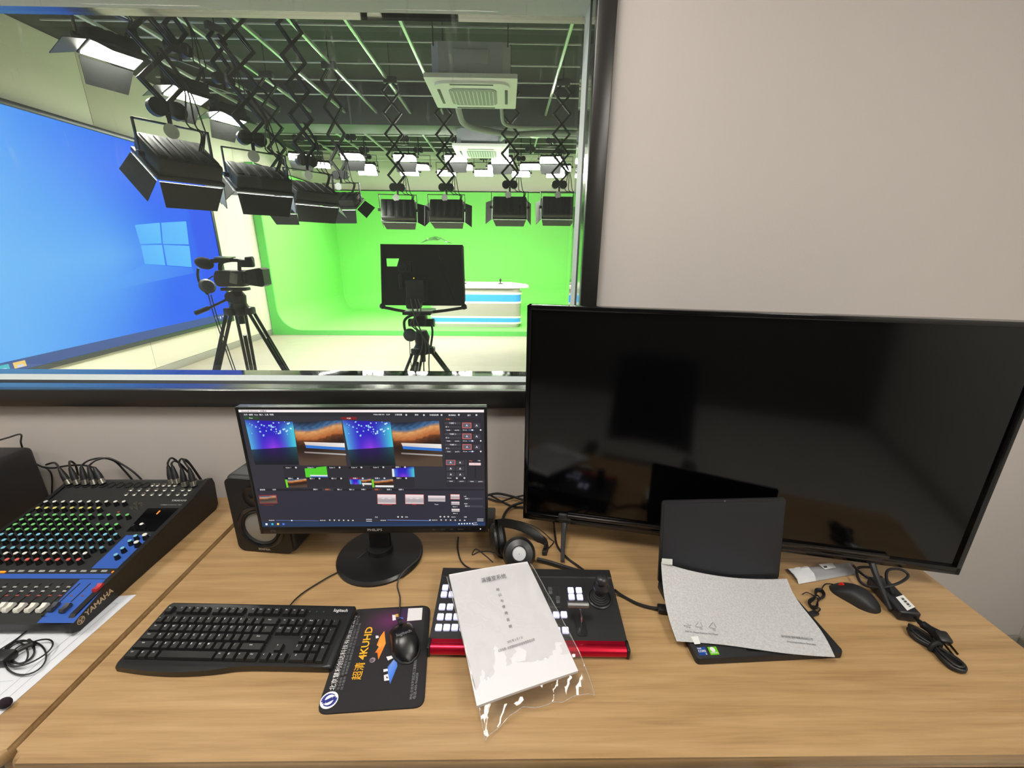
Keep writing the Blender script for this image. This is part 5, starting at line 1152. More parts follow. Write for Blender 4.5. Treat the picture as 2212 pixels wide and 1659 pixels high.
def bsf(u, v, s):
    a = bc[0] * (1 - u) + bc[1] * u
    k = u * (len(tip) - 1); i = min(int(k), len(tip) - 2); f = k - i; b = tip[i] * (1 - f) + tip[i + 1] * f
    q = a * (1 - v) + b * v
    m = msf(min(1, max(0, u)), min(1, v / 0.80), 0.0) if v <= 0.80 else None
    base = (m.z if m is not None else mz1 * (1 - (v - 0.8) / 0.2) + (DZ + 0.004) * (v - 0.8) / 0.2)
    wob = 0.0016 * fbm(u * 1.6, v * 1.6) * (1 + 2.5 * max(0, v - 0.72) / 0.28)
    z = base + s * (0.003 + 0.004 * math.sin(PI * u)) + (0.001 if s > 0 else -0.010 * math.sin(PI * min(1, v / 0.85))) + wob + rb.uniform(-1, 1) * 0.0006 * (1 + 4 * max(0, v - 0.75))
    q.z = max(z, DZ + 0.0015 + (0.0015 if s > 0 else 0))
    return q
g = G(); g.grid(lambda u, v: bsf(u, v, 1), 26, 40); g.build('upper_film', FILM, bag, sharp=30)
g = G(); g.grid(lambda u, v: bsf(u, v, -1) , 14, 8); g.build('lower_film', FILM, bag, sharp=30) if False else g.bm.free()
g = G()
for side in (0, 1):
    g.tube([bsf(side, k / 14, 1) for k in range(15)], 0.0009, n=5, smooth=2)
g.tube([bsf(k / 14, 1, 1) for k in range(15)], 0.0008, n=5, smooth=2)
g.tube([bsf(0.02 + 0.3 * k / 8, 0.99 - 0.17 * k / 8, 1) + Vector((0, 0, 0.0012)) for k in range(9)], 0.0009, n=5, smooth=2)
g.build('seam', film_mat('film_seam', (0.9, 0.88, 0.84), 2.2, 0.22), bag)

# ---------------------------------------------------------------- headphones on the desk
hc = on(1120, 1205, DZ)
hp = thing('headphones', 'black headphones with a silver disc lying behind the manual', 'headphones', (hc.x, hc.y, DZ))
def hloc(u, v, y):
    q = at(u, v, y) - Vector((hc.x, hc.y, DZ)); q.z = max(q.z, 0.003); return q
HB = mat('headphone_leather', (22, 22, 23), 0.5); HR = mat('headphone_shell', (28, 29, 30), 0.38)
c1 = on(1121, 1196, DZ + 0.0535) - Vector((hc.x, hc.y, DZ))
Mc = Matrix.Translation(c1) @ Matrix.Rotation(math.radians(52), 4, 'X')
for nm, prof_, m in (('ear_cushion', [(0.001, -0.03), (0.03, -0.032), (0.042, -0.022), (0.043, -0.008), (0.038, -0.002), (0.001, -0.002)], HB), ('ear_cup', [(0.038, -0.004), (0.044, 0.0), (0.044, 0.008), (0.036, 0.022), (0.021, 0.027), (0.019, 0.025), (0.001, 0.025)], HR), ('silver_disc', [(0.0185, 0.0245), (0.0165, 0.029), (0.001, 0.031)], mat('silver_disc', (190, 193, 197), 0.5, metal=0.0))):
    g = G(); g.lathe(prof_, n=36, M=Mc); g.build(nm, m, hp)
g = G()
for k in range(22):
    a = math.radians(40 + k * 5); g.box(Mc @ Vector((0.0425 * math.cos(a), 0.0425 * math.sin(a), 0.006)), (0.0012, 0.0012, 0.008), rot=(math.radians(52), 0, 0))
g.build('vent_ribs', mat('rib_grey', (90, 92, 94), 0.4), hp)
c2 = hloc(1072, 1165, hc.y + 0.02); c2.z = max(c2.z, 0.046)
Mc2 = Matrix.Translation(c2) @ Matrix.Rotation(math.radians(-12), 4, 'Y') @ Matrix.Rotation(math.radians(-82), 4, 'Y') @ Matrix.Rotation(0.15, 4, 'X')
for nm, prof_, m in (('ear_cushion', [(0.001, -0.026), (0.03, -0.026), (0.042, -0.018), (0.043, -0.008), (0.038, -0.002), (0.001, -0.002)], HB), ('ear_cup', [(0.038, -0.004), (0.044, 0.0), (0.044, 0.006), (0.036, 0.014), (0.021, 0.018), (0.001, 0.018)], HR)):
    g = G(); g.lathe(prof_, n=36, M=Mc2); g.build(nm, m, hp)
band = [hloc(1072, 1132, hc.y + 0.02), hloc(1092, 1130, hc.y + 0.05), hloc(1120, 1136, hc.y + 0.075), hloc(1148, 1149, hc.y + 0.08), hloc(1168, 1165, hc.y + 0.07), hloc(1180, 1182, hc.y + 0.05), hloc(1178, 1200, hc.y + 0.02)]
g = G(); L = len(band); N_ = 24; pts = []
for i in range(L - 1):
    for k in range(6):
        t = k / 6; a, b, c, d_ = band[max(i - 1, 0)], band[i], band[i + 1], band[min(i + 2, L - 1)]
        pts.append(0.5 * ((2 * b) + (c - a) * t + (2 * a - 5 * b + 4 * c - d_) * t * t + (3 * b - a - 3 * c + d_) * t ** 3))
pts.append(band[-1]); prev = None
for i, q in enumerate(pts):
    tg = (pts[min(i + 1, len(pts) - 1)] - pts[max(i - 1, 0)]).normalized(); wv = Vector((-0.15, 0.5, 0.85)); wv = (wv - tg * wv.dot(tg)).normalized(); nv = tg.cross(wv)
    rg = [g.bm.verts.new(q + wv * (0.0125 * a_) + nv * (0.0055 * b_)) for a_, b_ in ((-1, -0.6), (-0.6, -1), (0.6, -1), (1, -0.6), (1, 0.6), (0.6, 1), (-0.6, 1), (-1, 0.6))]
    if prev:
        for k in range(8): g.bm.faces.new((prev[k], prev[(k + 1) % 8], rg[(k + 1) % 8], rg[k]))
    prev = rg
g.build('headband', HB, hp)
g = G(); g.tube([hloc(1082, 1130, hc.y + 0.03), hloc(1115, 1125, hc.y + 0.08), hloc(1160, 1140, hc.y + 0.085), hloc(1190, 1165, hc.y + 0.075), hloc(1195, 1182, hc.y + 0.06), hloc(1176, 1198, hc.y + 0.02)], 0.0016, n=6); g.tube([hloc(1085, 1202, hc.y - 0.035), hloc(1062, 1192, hc.y - 0.03), hloc(1036, 1192, hc.y - 0.03), hloc(1020, 1199, hc.y - 0.032), hloc(1028, 1186, hc.y - 0.03), hloc(1048, 1200, hc.y - 0.035), hloc(1065, 1215, hc.y - 0.045)], 0.0016, n=6); g.build('wire', CABLE, hp)
g = G(); g.box(hloc(1176, 1203, hc.y + 0.015), (0.014, 0.014, 0.02), bev=0.003); g.build('hinge', HR, hp)

# ---------------------------------------------------------------- laptop and its protective sheet
la = on(1505, 1434, DZ + 0.004); lb = on(1827, 1424, DZ + 0.006); d = lb - la; LA = math.atan2(d.y, d.x); LW = d.length
lc = on(1421, 1264, DZ + 0.008); LD = 0.218
lp = thing('laptop', 'black open laptop standing in front of the television', 'laptop', (la.x, la.y, DZ), (0, 0, LA + math.radians(1.2)))
LB = mat('laptop_black', (27, 28, 31), 0.5)
g = G(); g.prism(rrect(LW, LD, 0.008, x=LW / 2, y=LD / 2), 0.002, 0.017, bev=0.002); g.build('base', LB, lp)
g = G(); g.prism(rrect(0.105, 0.058, 0.003, x=LW * 0.52, y=0.04), 0.0168, 0.0173); g.build('touchpad', mat('touchpad', (20, 21, 23), 0.35), lp)
g = G(); g.prism([(0.018, 0.088), (LW - 0.018, 0.088), (LW - 0.018, 0.195), (0.018, 0.195)], 0.0165, 0.0172); g.build('keyboard_deck', mat('laptop_key_deck', (18, 18, 20), 0.5), lp)
ks = None
for r_ in range(5):
    for c_ in range(14):
        x = 0.028 + c_ * (LW - 0.05) / 13.4; y = 0.098 + r_ * 0.0195
        if ks is None: g = G(); g.box((0, 0, 0.0008), (0.0165, 0.0165, 0.0016), bev=0.0005, seg=1); ks = g.build('key', BLK, lp, (x, y, 0.0172))
        else: inst(ks, lp, (x, y, 0.0172))
LID = Matrix.Translation((0, LD - 0.006, 0.016)) @ Matrix.Rotation(math.radians(80), 4, 'X')
LHt = 0.222
g = G(); g.prism(rrect(LW, LHt, 0.008, x=LW / 2, y=LHt / 2), -0.006, 0.0); lid = g.build('lid', LB, lp); lid.matrix_local = LID
g = G(); g.prism(rrect(LW - 0.012, LHt - 0.024, 0.002, x=LW / 2, y=LHt / 2 + 0.004), 0.0, 0.0007); o = g.build('screen', mat('laptop_screen_off', (36, 38, 43), 0.45, spec=0.4), lid)
g = G(); g.cyl((LW / 2, LHt - 0.004, 0), (LW / 2, LHt - 0.004, 0.0012), 0.0018, n=10); g.build('webcam', mat('webcam_lens', (120, 122, 126), 0.2), lid)
g = G(); g.cyl((0.04, LD - 0.006, 0.016), (LW - 0.04, LD - 0.006, 0.016), 0.005, n=12); g.build('hinge', BLK, lp)
LM = mx(lp)
def cl(x, y, z=0.0175): return loc_on(LM, 1380 + x * 480 / 1991, 1060 + y * 400 / 1659, z)
def sticker(name, col, pts, txts, label):
    q = [cl(*k) for k in pts]; g = G(); vs = [(k.x, k.y) for k in q][::-1]; g.prism(vs, 0.0170, 0.0174); o = g.build(name, mat(name + '_ink', col, 0.35), lp); o['label'] = label
    L_ = []
    for s, (x, y), sz, m in txts: k = cl(x, y); L_.append((s, sz, k.x, k.y, math.atan2((q[1] - q[0]).y, (q[1] - q[0]).x), 0.9, m, 'CENTER', 0.02))
    letter(L_, 'sticker_print', [PRW, mat('leaf_green', (190, 235, 120), 0.5)], o, z=0.0177)
sticker('processor_sticker', (24, 70, 150), ((520, 1403), (592, 1400), (620, 1470), (545, 1475)), (('intel', (540, 1413), 0.0055, 0), ('CORE', (567, 1438), 0.0072, 0), ('i5', (606, 1462), 0.005, 0)), 'blue processor sticker')
sticker('graphics_sticker', (104, 190, 20), ((613, 1400), (690, 1395), (724, 1466), (645, 1471)), (('NVIDIA', (678, 1452), 0.0052, 0), ('◉', (662, 1426), 0.014, 0)), 'green graphics sticker')
# the sheet: thin translucent foam paper, lifted at its far left corner
sc_ = [(1428, 1212, 0.052), (1700, 1248, 0.03), (1804, 1419, 0.0215), (1462, 1385, 0.0215)]
S4 = [on(u, v, DZ + z) for u, v, z in sc_]; S4[0] = at(1428, 1214, 0.860); S4[1] = at(1700, 1250, 0.866)
def shf(u, v):
    a = S4[0] * (1 - u) + S4[1] * u; b = S4[3] * (1 - u) + S4[2] * u; q = a * (1 - v) + b * v
    q += Vector((-0.004 * math.sin(PI * v) * (1 - u) - 0.006 * math.sin(2 * PI * v) * u, 0.003 * math.sin(PI * u * 2) * v, 0))
    q.z = DZ + 0.0212 + (S4[0].z - DZ - 0.0212) * ((1 - u) * (1 - v)) ** 2.2 + max(0, S4[1].z - DZ - 0.0212) * (u * (1 - v)) ** 3 + 0.0004 * math.sin(13 * u + 3) * math.sin(9 * v); return q
sh = thing('protective_sheet', 'white translucent foam sheet lying over the laptop keyboard', 'packing sheet', (0, 0, 0))
m = bpy.data.materials.new('foam_paper'); m.use_nodes = True; nt = m.node_tree; b = nt.nodes['Principled BSDF']; b.inputs['Roughness'].default_value = 0.7
tc = nt.nodes.new('ShaderNodeTexCoord'); n1 = nt.nodes.new('ShaderNodeTexNoise'); n1.inputs['Scale'].default_value = 260; n1.inputs['Detail'].default_value = 5; nt.links.new(tc.outputs['Object'], n1.inputs['Vector'])
r_ = nt.nodes.new('ShaderNodeValToRGB'); r_.color_ramp.elements[0].position = 0.3; r_.color_ramp.elements[0].color = (*lin((174, 175, 177)), 1); r_.color_ramp.elements[1].position = 0.7; r_.color_ramp.elements[1].color = (*lin((198, 199, 200)), 1)
nt.links.new(n1.outputs['Fac'], r_.inputs[0]); nt.links.new(r_.outputs[0], b.inputs['Base Color']); bp_ = nt.nodes.new('ShaderNodeBump'); bp_.inputs['Strength'].default_value = 0.12; bp_.inputs['Distance'].default_value = 0.001; nt.links.new(n1.outputs['Fac'], bp_.inputs['Height']); nt.links.new(bp_.outputs[0], b.inputs['Normal'])
g = G(); Vt = g.grid(shf, 24, 18); Vb = g.grid(lambda u, v: shf(u, v) - Vector((0, 0, 0.0006)), 24, 18)
for s0, s1 in ((Vt[0], Vb[0]), (Vt[-1], Vb[-1]), ([r[0] for r in Vt], [r[0] for r in Vb]), ([r[-1] for r in Vt], [r[-1] for r in Vb])):
    for k in range(len(s0) - 1): g.bm.faces.new((s0[k], s0[k + 1], s1[k + 1], s1[k]))
g.build('sheet', m, sh, sharp=60)
def shp(x, y): return on(1380 + x * 480 / 1991, 1060 + y * 400 / 1659, DZ + 0.0226)
TAPE = mat('white_tape', (226, 228, 226), 0.45)
g = G(); g.quad([S4[0] + Vector((0.000, -0.004, -0.002)), S4[0] + Vector((0.027, -0.006, -0.004)), S4[0] + Vector((0.026, -0.004, 0.012)), S4[0] + Vector((0.0, -0.002, 0.013))]); g.build('tape', TAPE, sh)
g = G(); q = [on(1380 + x * 480 / 1991, 1060 + y * 400 / 1659, DZ + 0.0222) for x, y in ((466, 1308), (530, 1302), (552, 1372), (500, 1376))]; g.quad(q); g.build('tape', TAPE, sh)
INK = mat('grey_ink', (112, 114, 116), 0.7)
g = G()
def tri(x, y, s, rot=0):
    P = [shp(x + s * math.sin(a + rot), y - s * math.cos(a + rot) * 0.9) + Vector((0, 0, 0.0009)) for a in (0, 2 * PI / 3, 4 * PI / 3)]
    for i in range(3): a, b_ = P[i], P[(i + 1) % 3]; g.tube([a + (b_ - a) * 0.12, a + (b_ - a) * 0.88], 0.0005, n=4, smooth=1)
tri(540, 1205, 42, 0.1); tri(662, 1215, 42, 0.1)
sq = [shp(x, y) + Vector((0, 0, 0.0009)) for x, y in ((395, 1165), (450, 1160), (466, 1210), (405, 1216))]
g.tube(sq, 0.0005, n=4, smooth=1, closed=True); g.tube([shp(410, 1185) + Vector((0, 0, 0.0009)), shp(450, 1205) + Vector((0, 0, 0.0009))], 0.0005, n=4, smooth=1); g.build('recycling_marks', INK, sh)
L_ = []
def st(s, a, b_, sz):
    A, B = shp(*a), shp(*b_); V, _ = glyphs(s, 1.0, 'LEFT'); wd = max(x for x, y in V); L_.append((s, sz, A.x, A.y, math.atan2(B.y - A.y, B.x - A.x), (B - A).length / (wd * sz), 0, 'LEFT', 0.01))
st('PAP 22  Please Recycle This Paper', (415, 1262), (712, 1290), 0.006); st('PE', (425, 1225), (466, 1230), 0.005); st('PAP', (545, 1240), (575, 1243), 0.005); st('EPE', (662, 1248), (690, 1252), 0.005)
st('请勿撕毁 保护屏幕 取出后使用', (1275, 1306), (1560, 1334), 0.0068); st('Remove before first use.', (1330, 1352), (1588, 1380), 0.0062)
letter(L_, 'sheet_print', INK, sh, z=DZ + 0.0232)

# ---------------------------------------------------------------- slim packet under the television
pk = thing('plastic_packet', 'slim silver plastic packet with a white label lying under the television', 'packet', (0, 0, 0))
k4 = [on(u, v, DZ + 0.008) for u, v in ((1698, 1226), (1726, 1258), (1850, 1236), (1833, 1212))]
PKM = mat('silver_packet', (168, 170, 174), 0.3, metal=0.35, bump=0.25, bscale=90)
def pkf(u, v):
    q = (k4[1] * (1 - u) + k4[2] * u) * (1 - v) + (k4[0] * (1 - u) + k4[3] * u) * v
    q.z = DZ + 0.002 + 0.010 * (math.sin(PI * v) ** 0.5 if 0 < v < 1 else 0) * (0.6 + 0.4 * math.sin(PI * min(1, u + 0.1))); return q
g = G(); g.grid(pkf, 14, 8); g.build('sleeve', PKM, pk)
g = G(); rk = random.Random(2)
g.grid(lambda u, v: pkf(u * 0.30, v) + Vector((0, 0, 0.0016 + (0.003 * rk.random() if 0 < v < 1 else -0.0010))), 7, 7); g.build('crumpled_end', mat('white_packet_end', (205, 208, 212), 0.4), pk, sharp=10)
g = G(); q = [on(u, v, DZ + 0.0145) for u, v in ((1782, 1230), (1806, 1226), (1798, 1216), (1768, 1219))]; g.quad(q); g.build('label', TAPE, pk)
g = G(); q = [on(u, v, DZ + 0.015) for u, v in ((1781, 1227), (1788, 1226), (1785, 1222), (1778, 1223))]; g.quad(q); g.build('label_mark', mat('mark_dark', (60, 60, 62), 0.6), pk)

# ---------------------------------------------------------------- power adapter with its coiled lead
a0 = on(1898, 1250, DZ + 0.025); a1 = on(1965, 1322, DZ + 0.025); dA = a1 - a0; AA = math.atan2(dA.y, dA.x)
ad = thing('power_adapter', 'black laptop power adapter with a white label beside the television leg', 'power adapter', ((a0.x + a1.x) / 2, (a0.y + a1.y) / 2, DZ), (0, 0, AA))
g = G(); g.box((0, 0, 0.014), (dA.length + 0.01, 0.046, 0.027), bev=0.005, seg=3); g.build('brick', mat('adapter_black', (34, 33, 37), 0.35), ad)
g = G(); q = [loc_on(mx(ad), u, v, 0.0277) for u, v in ((1935, 1290), (1951, 1285), (1977, 1311), (1960, 1319))]; g.quad(q); o = g.build('label', TAPE, ad)
g = G(); c = (q[0] + q[2]) / 2; e1 = (q[1] - q[0]).normalized(); e2 = (q[2] - q[1]).normalized()
for k in range(11): w_ = 0.0004 + 0.0005 * (k % 3); p0 = c + e1 * 0.001 + e2 * (-0.013 + 0.0026 * k) + Vector((0, 0, 0.0003)); g.quad([p0 - e1 * 0.004 - e2 * w_, p0 + e1 * 0.004 - e2 * w_, p0 + e1 * 0.004 + e2 * w_, p0 - e1 * 0.004 + e2 * w_])
g.build('barcode', RUBBER, o)
g = G(); g.tube([(-dA.length / 2, 0.0, 0.014), (-dA.length / 2 - 0.03, 0.01, 0.02)], 0.003, n=6, smooth=1); g.build('lead', CABLE, ad)
ca = thing('coiled_power_lead', 'coiled thick black power lead with its plug at the right end of the desk', 'cable', (0, 0, 0))
g = G(); p0 = on(1962, 1355, DZ + 0.006); p1 = on(2082, 1452, DZ + 0.006); ax = (p1 - p0); Lc = ax.length; ax.normalize(); sd = Vector((-ax.y, ax.x, 0))
for k in range(6):
    w_ = 0.010 + 0.0028 * (k % 3); zo = 0.0035 + 0.0034 * (k % 4) ; e0 = 0.004 * (k % 3); e1 = Lc - 0.005 * ((k + 1) % 3)
    f = lambda t, s, zz=zo: p0 + ax * t + sd * s + Vector((0, 0, zz - 0.006))
    g.tube([f(e0, 0.0), f(Lc * 0.14, w_), f(Lc * 0.32, w_ * 1.05), f(Lc * 0.5, w_ * 0.35), f(Lc * 0.72, w_ * 1.0), f(Lc * 0.9, w_ * 0.95), f(e1, 0.0), f(Lc * 0.9, -w_), f(Lc * 0.7, -w_ * 0.9), f(Lc * 0.5, -w_ * 0.35), f(Lc * 0.3, -w_), f(Lc * 0.13, -w_ * 0.95)], 0.0031, n=7, smooth=3, closed=True)
g.build('coil', CABLE, ca)
g = G(); md = p0 + ax * Lc * 0.5; g.tube([md + sd * 0.013 + Vector((0, 0, 0.0)), md + sd * 0.008 + Vector((0, 0, 0.014)), md - sd * 0.008 + Vector((0, 0, 0.014)), md - sd * 0.013], 0.005, n=8); g.build('strap', RUBBER, ca)
q0 = on(1998, 1352, DZ + 0.02); q1 = on(2035, 1378, DZ + 0.025); g = G(); g.tube([on(1975, 1330, DZ + 0.014), on(1988, 1345, DZ + 0.02), q0, q1], [0.004, 0.006, 0.009, 0.012], n=10, smooth=3); g.box(q1, (0.026, 0.026, 0.02), bev=0.005, rot=(0, 0.3, AA)); g.build('plug', BLK, ca)
g = G(); dd = (q1 - q0).normalized(); s2 = Vector((-dd.y, dd.x, 0))
for s in (-0.006, 0.006): g.box(q1 + Vector((dd.x, dd.y, -0.35)) * 0.022 + s2 * s, (0.02, 0.0015, 0.006), rot=(0, 0.35, math.atan2(dd.y, dd.x)))
g.build('plug_pin', mat('brass_pin', (190, 160, 110), 0.3, metal=1.0), ca)
cable('looped_cable', 'stiff black cable looping around the right television leg', [P_(1880, 1225, 0.05), P_(1852, 1228, 0.03), P_(1857, 1255, 0.02), P_(1880, 1268, 0.02), P_(1912, 1268, 0.035), P_(1945, 1258, 0.045), P_(1962, 1243, 0.05), P_(1945, 1230, 0.055), P_(1918, 1232, 0.05), P_(1916, 1255, 0.04), P_(1930, 1285, 0.03)], 0.0033)
cable('bent_cable', 'short black cable curling down behind the slim mouse', [P_(1840, 1218, 0.06), P_(1856, 1235, 0.02), P_(1876, 1248, 0.008), P_(1898, 1252, 0.006), P_(1905, 1245, 0.015)], 0.0035)

# ---------------------------------------------------------------- loudspeakers
def loudspeaker(label, x, y, w, h, dp, yaw, tilt=0.0):
    t = thing('desktop_speaker', label, 'speaker', (x, y, DZ), (0, 0, yaw), 'pair of desktop speakers')
    g = G(); g.box((0, dp / 2, h / 2), (w, dp, h), bev=0.016, seg=4); g.build('cabinet', mat('speaker_cabinet', (36, 36, 38), 0.45), t)
    M_ = Matrix.Rotation(PI / 2, 4, 'X')
    g = G(); g.prism(rrect(w - 0.006, h - 0.008, 0.018, x=0, y=h / 2), -0.004, 0.004, M=M_); g.build('front_baffle', mat('speaker_baffle', (20, 20, 21), 0.5), t)
    wr = w * 0.37; Mw = Matrix.Translation((0, -0.004, h * 0.36)) @ M_
    g = G(); g.lathe([(wr + 0.004, 0), (wr + 0.004, 0.003), (wr, 0.0055), (wr - 0.006, 0.003), (wr - 0.007, 0.0)], n=40, M=Mw); g.build('woofer_ring', mat('gloss_ring', (30, 30, 32), 0.2), t)
    g = G(); g.lathe([(wr - 0.006, 0.001), (wr - 0.011, 0.006), (wr - 0.016, 0.001), (wr * 0.72, -0.001)], n=40, M=Mw); g.build('surround', RUBBER, t)
    g = G(); g.lathe([(wr * 0.74, 0.001), (wr * 0.45, 0.004), (0.001, 0.007)], n=40, M=Mw); g.build('cone', mat('cone_grey', (150, 152, 150), 0.4, metal=0.3), t)
    tr = w * 0.2; Mt = Matrix.Translation((0.0, -0.0042, h * 0.76)) @ M_
    g = G(); g.lathe([(tr, 0.0), (tr * 0.98, 0.003), (tr * 0.85, 0.001), (tr * 0.5, -0.0), (tr * 0.35, 0.002), (0.001, 0.005)], n=30, M=Mt); g.build('tweeter', mat('tweeter_black', (10, 10, 11), 0.3), t)
    o = letter([('EDIFIER', 0.009, 0, 0, 0, 1.2, 0, 'CENTER', 0.02)], 'badge_print', mat('badge_silver', (170, 170, 172), 0.35, metal=0.5), t); o.matrix_local = Matrix.Translation((0, -0.0083, 0.016)) @ M_
    return t
s0 = on(522, 1188, DZ); s1 = on(634, 1197, DZ); 
yaw_ = math.atan2(s1.y - s0.y, s1.x - s0.x)
hS = at(485, 1020, s0.y + 0.02).z - DZ
loudspeaker('black desktop speaker with a grey cone, half hidden behind the monitor', (s0.x + s1.x) / 2, (s0.y + s1.y) / 2, (s1 - s0).length + 0.012, hS, 0.17, yaw_)
bx = at(65, 965, 1.24)
loudspeaker('black desktop speaker at the left edge, behind the audio mixer', bx.x - 0.077, 0.985, 0.16, bx.z - DZ, 0.262, 0.0)
g = G(); a = on(1052, 1142, DZ); b = on(1068, 1142, DZ); g.box(((a.x + b.x) / 2 - 0.04, a.y + 0.03, DZ + 0.02), (b.x - a.x + 0.08, 0.06, 0.04), bev=0.004, rot=(0, 0, -0.08)); tag(g.build('small_box', mat('dark_grey_box', (56, 58, 58), 0.45)), 'small dark grey box poking out behind the right side of the monitor', 'box')
g = G(); P = P_(1186, 1128); g.lathe([(0.001, 0), (0.022, 0.0), (0.024, 0.006), (0.02, 0.012), (0.001, 0.013)], n=24, M=Matrix.Translation((P.x, P.y + 0.03, DZ))); tag(g.build('white_puck', WHT), 'small flat white puck under the left end of the television', 'device')
# ---------------------------------------------------------------- audio mixer on the left desk
mxr = thing('audio_mixer', 'dark grey audio mixing console with coloured knobs and blue sections', 'audio mixer', (-0.960, 0.735, DZ))
MW = 0.444
MXB = mat('mixer_dark_grey', (44, 46, 47), 0.42, metal=0.2, bump=0.08, bscale=900); MXS = mat('mixer_side_black', (24, 24, 25), 0.42); MXBL = mat('mixer_blue', (50, 92, 178), 0.4)
prof = [(0.004, 0.006), (-0.004, 0.014), (-0.003, 0.030), (0.012, 0.042), (0.385, 0.090), (0.468, 0.112), (0.480, 0.108), (0.484, 0.09), (0.478, 0.02), (0.47, 0.006)]
Mx = Matrix(((0, 0, 1, 0), (1, 0, 0, 0), (0, 1, 0, 0), (0, 0, 0, 1)))
g = G(); g.prism(prof, -MW + 0.012, -0.012, M=Mx); g.build('chassis', MXB, mxr, sharp=15)
side = [(0.006, 0.002), (-0.010, 0.012), (-0.008, 0.034), (0.010, 0.046), (0.385, 0.0945), (0.468, 0.117), (0.484, 0.112), (0.490, 0.09), (0.484, 0.015), (0.47, 0.002)]
for x0, x1 in ((-0.0125, 0.0), (-MW, -MW + 0.0125)):
    g = G(); g.prism(side, x0, x1, M=Mx, bev=0.0); g.build('side_cheek', MXS, mxr, sharp=25)
th = math.atan2(0.048, 0.373); MM = mx(mxr); TM = Matrix.Translation((0, 0.012, 0.042)) @ Matrix.Rotation(th, 4, 'X')
th2 = math.atan2(0.022, 0.083); TJ = Matrix.Translation((0, 0.385, 0.090)) @ Matrix.Rotation(th2, 4, 'X')
def cmx(x, y, z=0.0, T=None): return loc_on(MM @ (T or TM), x * 0.3014, 900 + y * 0.3014, z)
def flat(name, pts, m, z=0.0006, T=None, lab=None):
    g = G(); P = [cmx(*q, z, T) for q in pts]; a_ = [(q.x, q.y) for q in P]
    g.prism(a_, 0.0001, z); o = g.build(name, m, mxr); o.matrix_local = T or TM
    return o
flat('blue_panel', [(655, 1087), (885, 1087), (1105, 850), (905, 850)], MXBL)
flat('blue_panel', [(-380, 1160), (795, 1160), (835, 1126), (-330, 1126)], MXBL)
flat('blue_panel', [(265, 1478), (528, 1478), (795, 1165), (575, 1165)], MXBL)
flat('display', [(905, 822), (1130, 822), (1300, 655), (1060, 655)], mat('mixer_display', (8, 9, 12), 0.12), z=0.0012)
flat('display_bar', [(1118, 698), (1126, 699), (1150, 674), (1142, 672)], emat('orange_segment', (255, 150, 70), 1.2), z=0.0018)
KN = {}
def knob(x, y, col, big=False):
    h = 0.0165
    q = cmx(x, y, h)
    if q.x < -MW + 0.02: return
    k = (col, big)
    if k not in KN:
        s = 1.25 if big else 1.0
        g = G(); g.lathe([(0.0001, 0), (0.0068 * s, 0), (0.0064 * s, 0.003), (0.0050 * s, 0.012), (0.0047 * s, 0.0145)], n=12); g.lathe([(0.0047 * s, 0.0145), (0.0043 * s, h - 0.0006), (0.0001, h)], n=12, m=1)
        g.box((0, 0.0045 * s, 0.012), (0.0012, 0.0018, 0.005), m=1)
        KN[k] = o = g.build('knob', [mat('knob_black', (14, 14, 15), 0.45), mat('knob_cap_%d_%d_%d' % col, col, 0.5)], mxr)
    else: o = inst(KN[k], mxr)
    o.matrix_local = TM @ Matrix.Translation((q.x, q.y, 0.0)) @ Matrix.Rotation(random.uniform(-0.9, 0.9), 4, 'Z')
W_, Y_, G_, B_, R__ = (225, 225, 220), (222, 214, 120), (120, 205, 120), (120, 190, 215), (215, 95, 85)
for y, xs, c in ((605, (325, 388, 450, 512, 573, 635, 697, 760, 825, 885), W_), (650, (268, 330, 390, 450, 513, 578, 640, 705), Y_), (700, (200, 262, 325, 388, 450, 515, 580, 643, 712, 775, 845, 910), G_),
                 (733, (152, 215, 280, 342, 405, 470, 535, 598), G_), (768, (105, 170, 235, 298, 362, 425, 492, 560, 630, 700, 765, 832), G_), (803, (58, 125, 190, 250, 315, 380, 445, 515, 582, 655, 725, 790), G_),
                 (840, (8, 75, 140, 207, 272, 340, 408, 473, 545, 615, 685, 752, 825), B_), (880, (-42, 25, 93, 160, 225, 293, 360, 430, 500, 570, 642, 712, 783), B_), (935, (-50, 20, 90, 160, 228, 297, 370, 440, 513, 585, 655, 725), B_),
                 (975, (-34, 38, 110, 175, 245, 315, 388, 460, 535, 607), W_), (1020, (-24, 48, 120, 193, 260, 340, 410, 487, 560), R__)):
    for x in xs: knob(x, y, c)
for x, y, c, b in ((1035, 842, W_, True), (975, 895, W_, True), (968, 850, B_, False), (928, 885, B_, False), (875, 938, B_, False), (828, 985, B_, False), (1012, 766, W_, False), (950, 775, (30, 30, 32), False)): knob(x, y, c, b)
bs = {}
def mbtn(x, y, m, w=0.014, d_=0.0055, h=0.003):
    q = cmx(x, y, h)
    if q.x < -MW + 0.015: return
    k = (m.name, w)
    if k not in bs: g = G(); g.box((0, 0, h / 2), (w, d_, h), bev=0.0008, seg=1); bs[k] = o = g.build('button', m, mxr)
    else: o = inst(bs[k], mxr)
    o.matrix_local = TM @ Matrix.Translation((q.x, q.y, 0))
GB = mat('mixer_button_grey', (165, 166, 162), 0.4); OB = mat('mixer_button_lit', (255, 128, 30), 0.4, emit=1.0); RB = mat('mixer_button_red', (150, 70, 62), 0.5)
for x in (15, 822): mbtn(x, 1110, OB)
for x in (85, 150, 225, 300, 372, 448, 523, 598, 670, 745): mbtn(x, 1104, GB)
for k, x0 in enumerate((30, 105, 182, 258, 335, 415, 490)):
    for i, (dy, m) in enumerate(((1218, GB), (1248, GB), (1280, RB))):
        mbtn(x0 - 0.95 * (dy - 1218), dy, m, w=0.0085, d_=0.004, h=0.002)
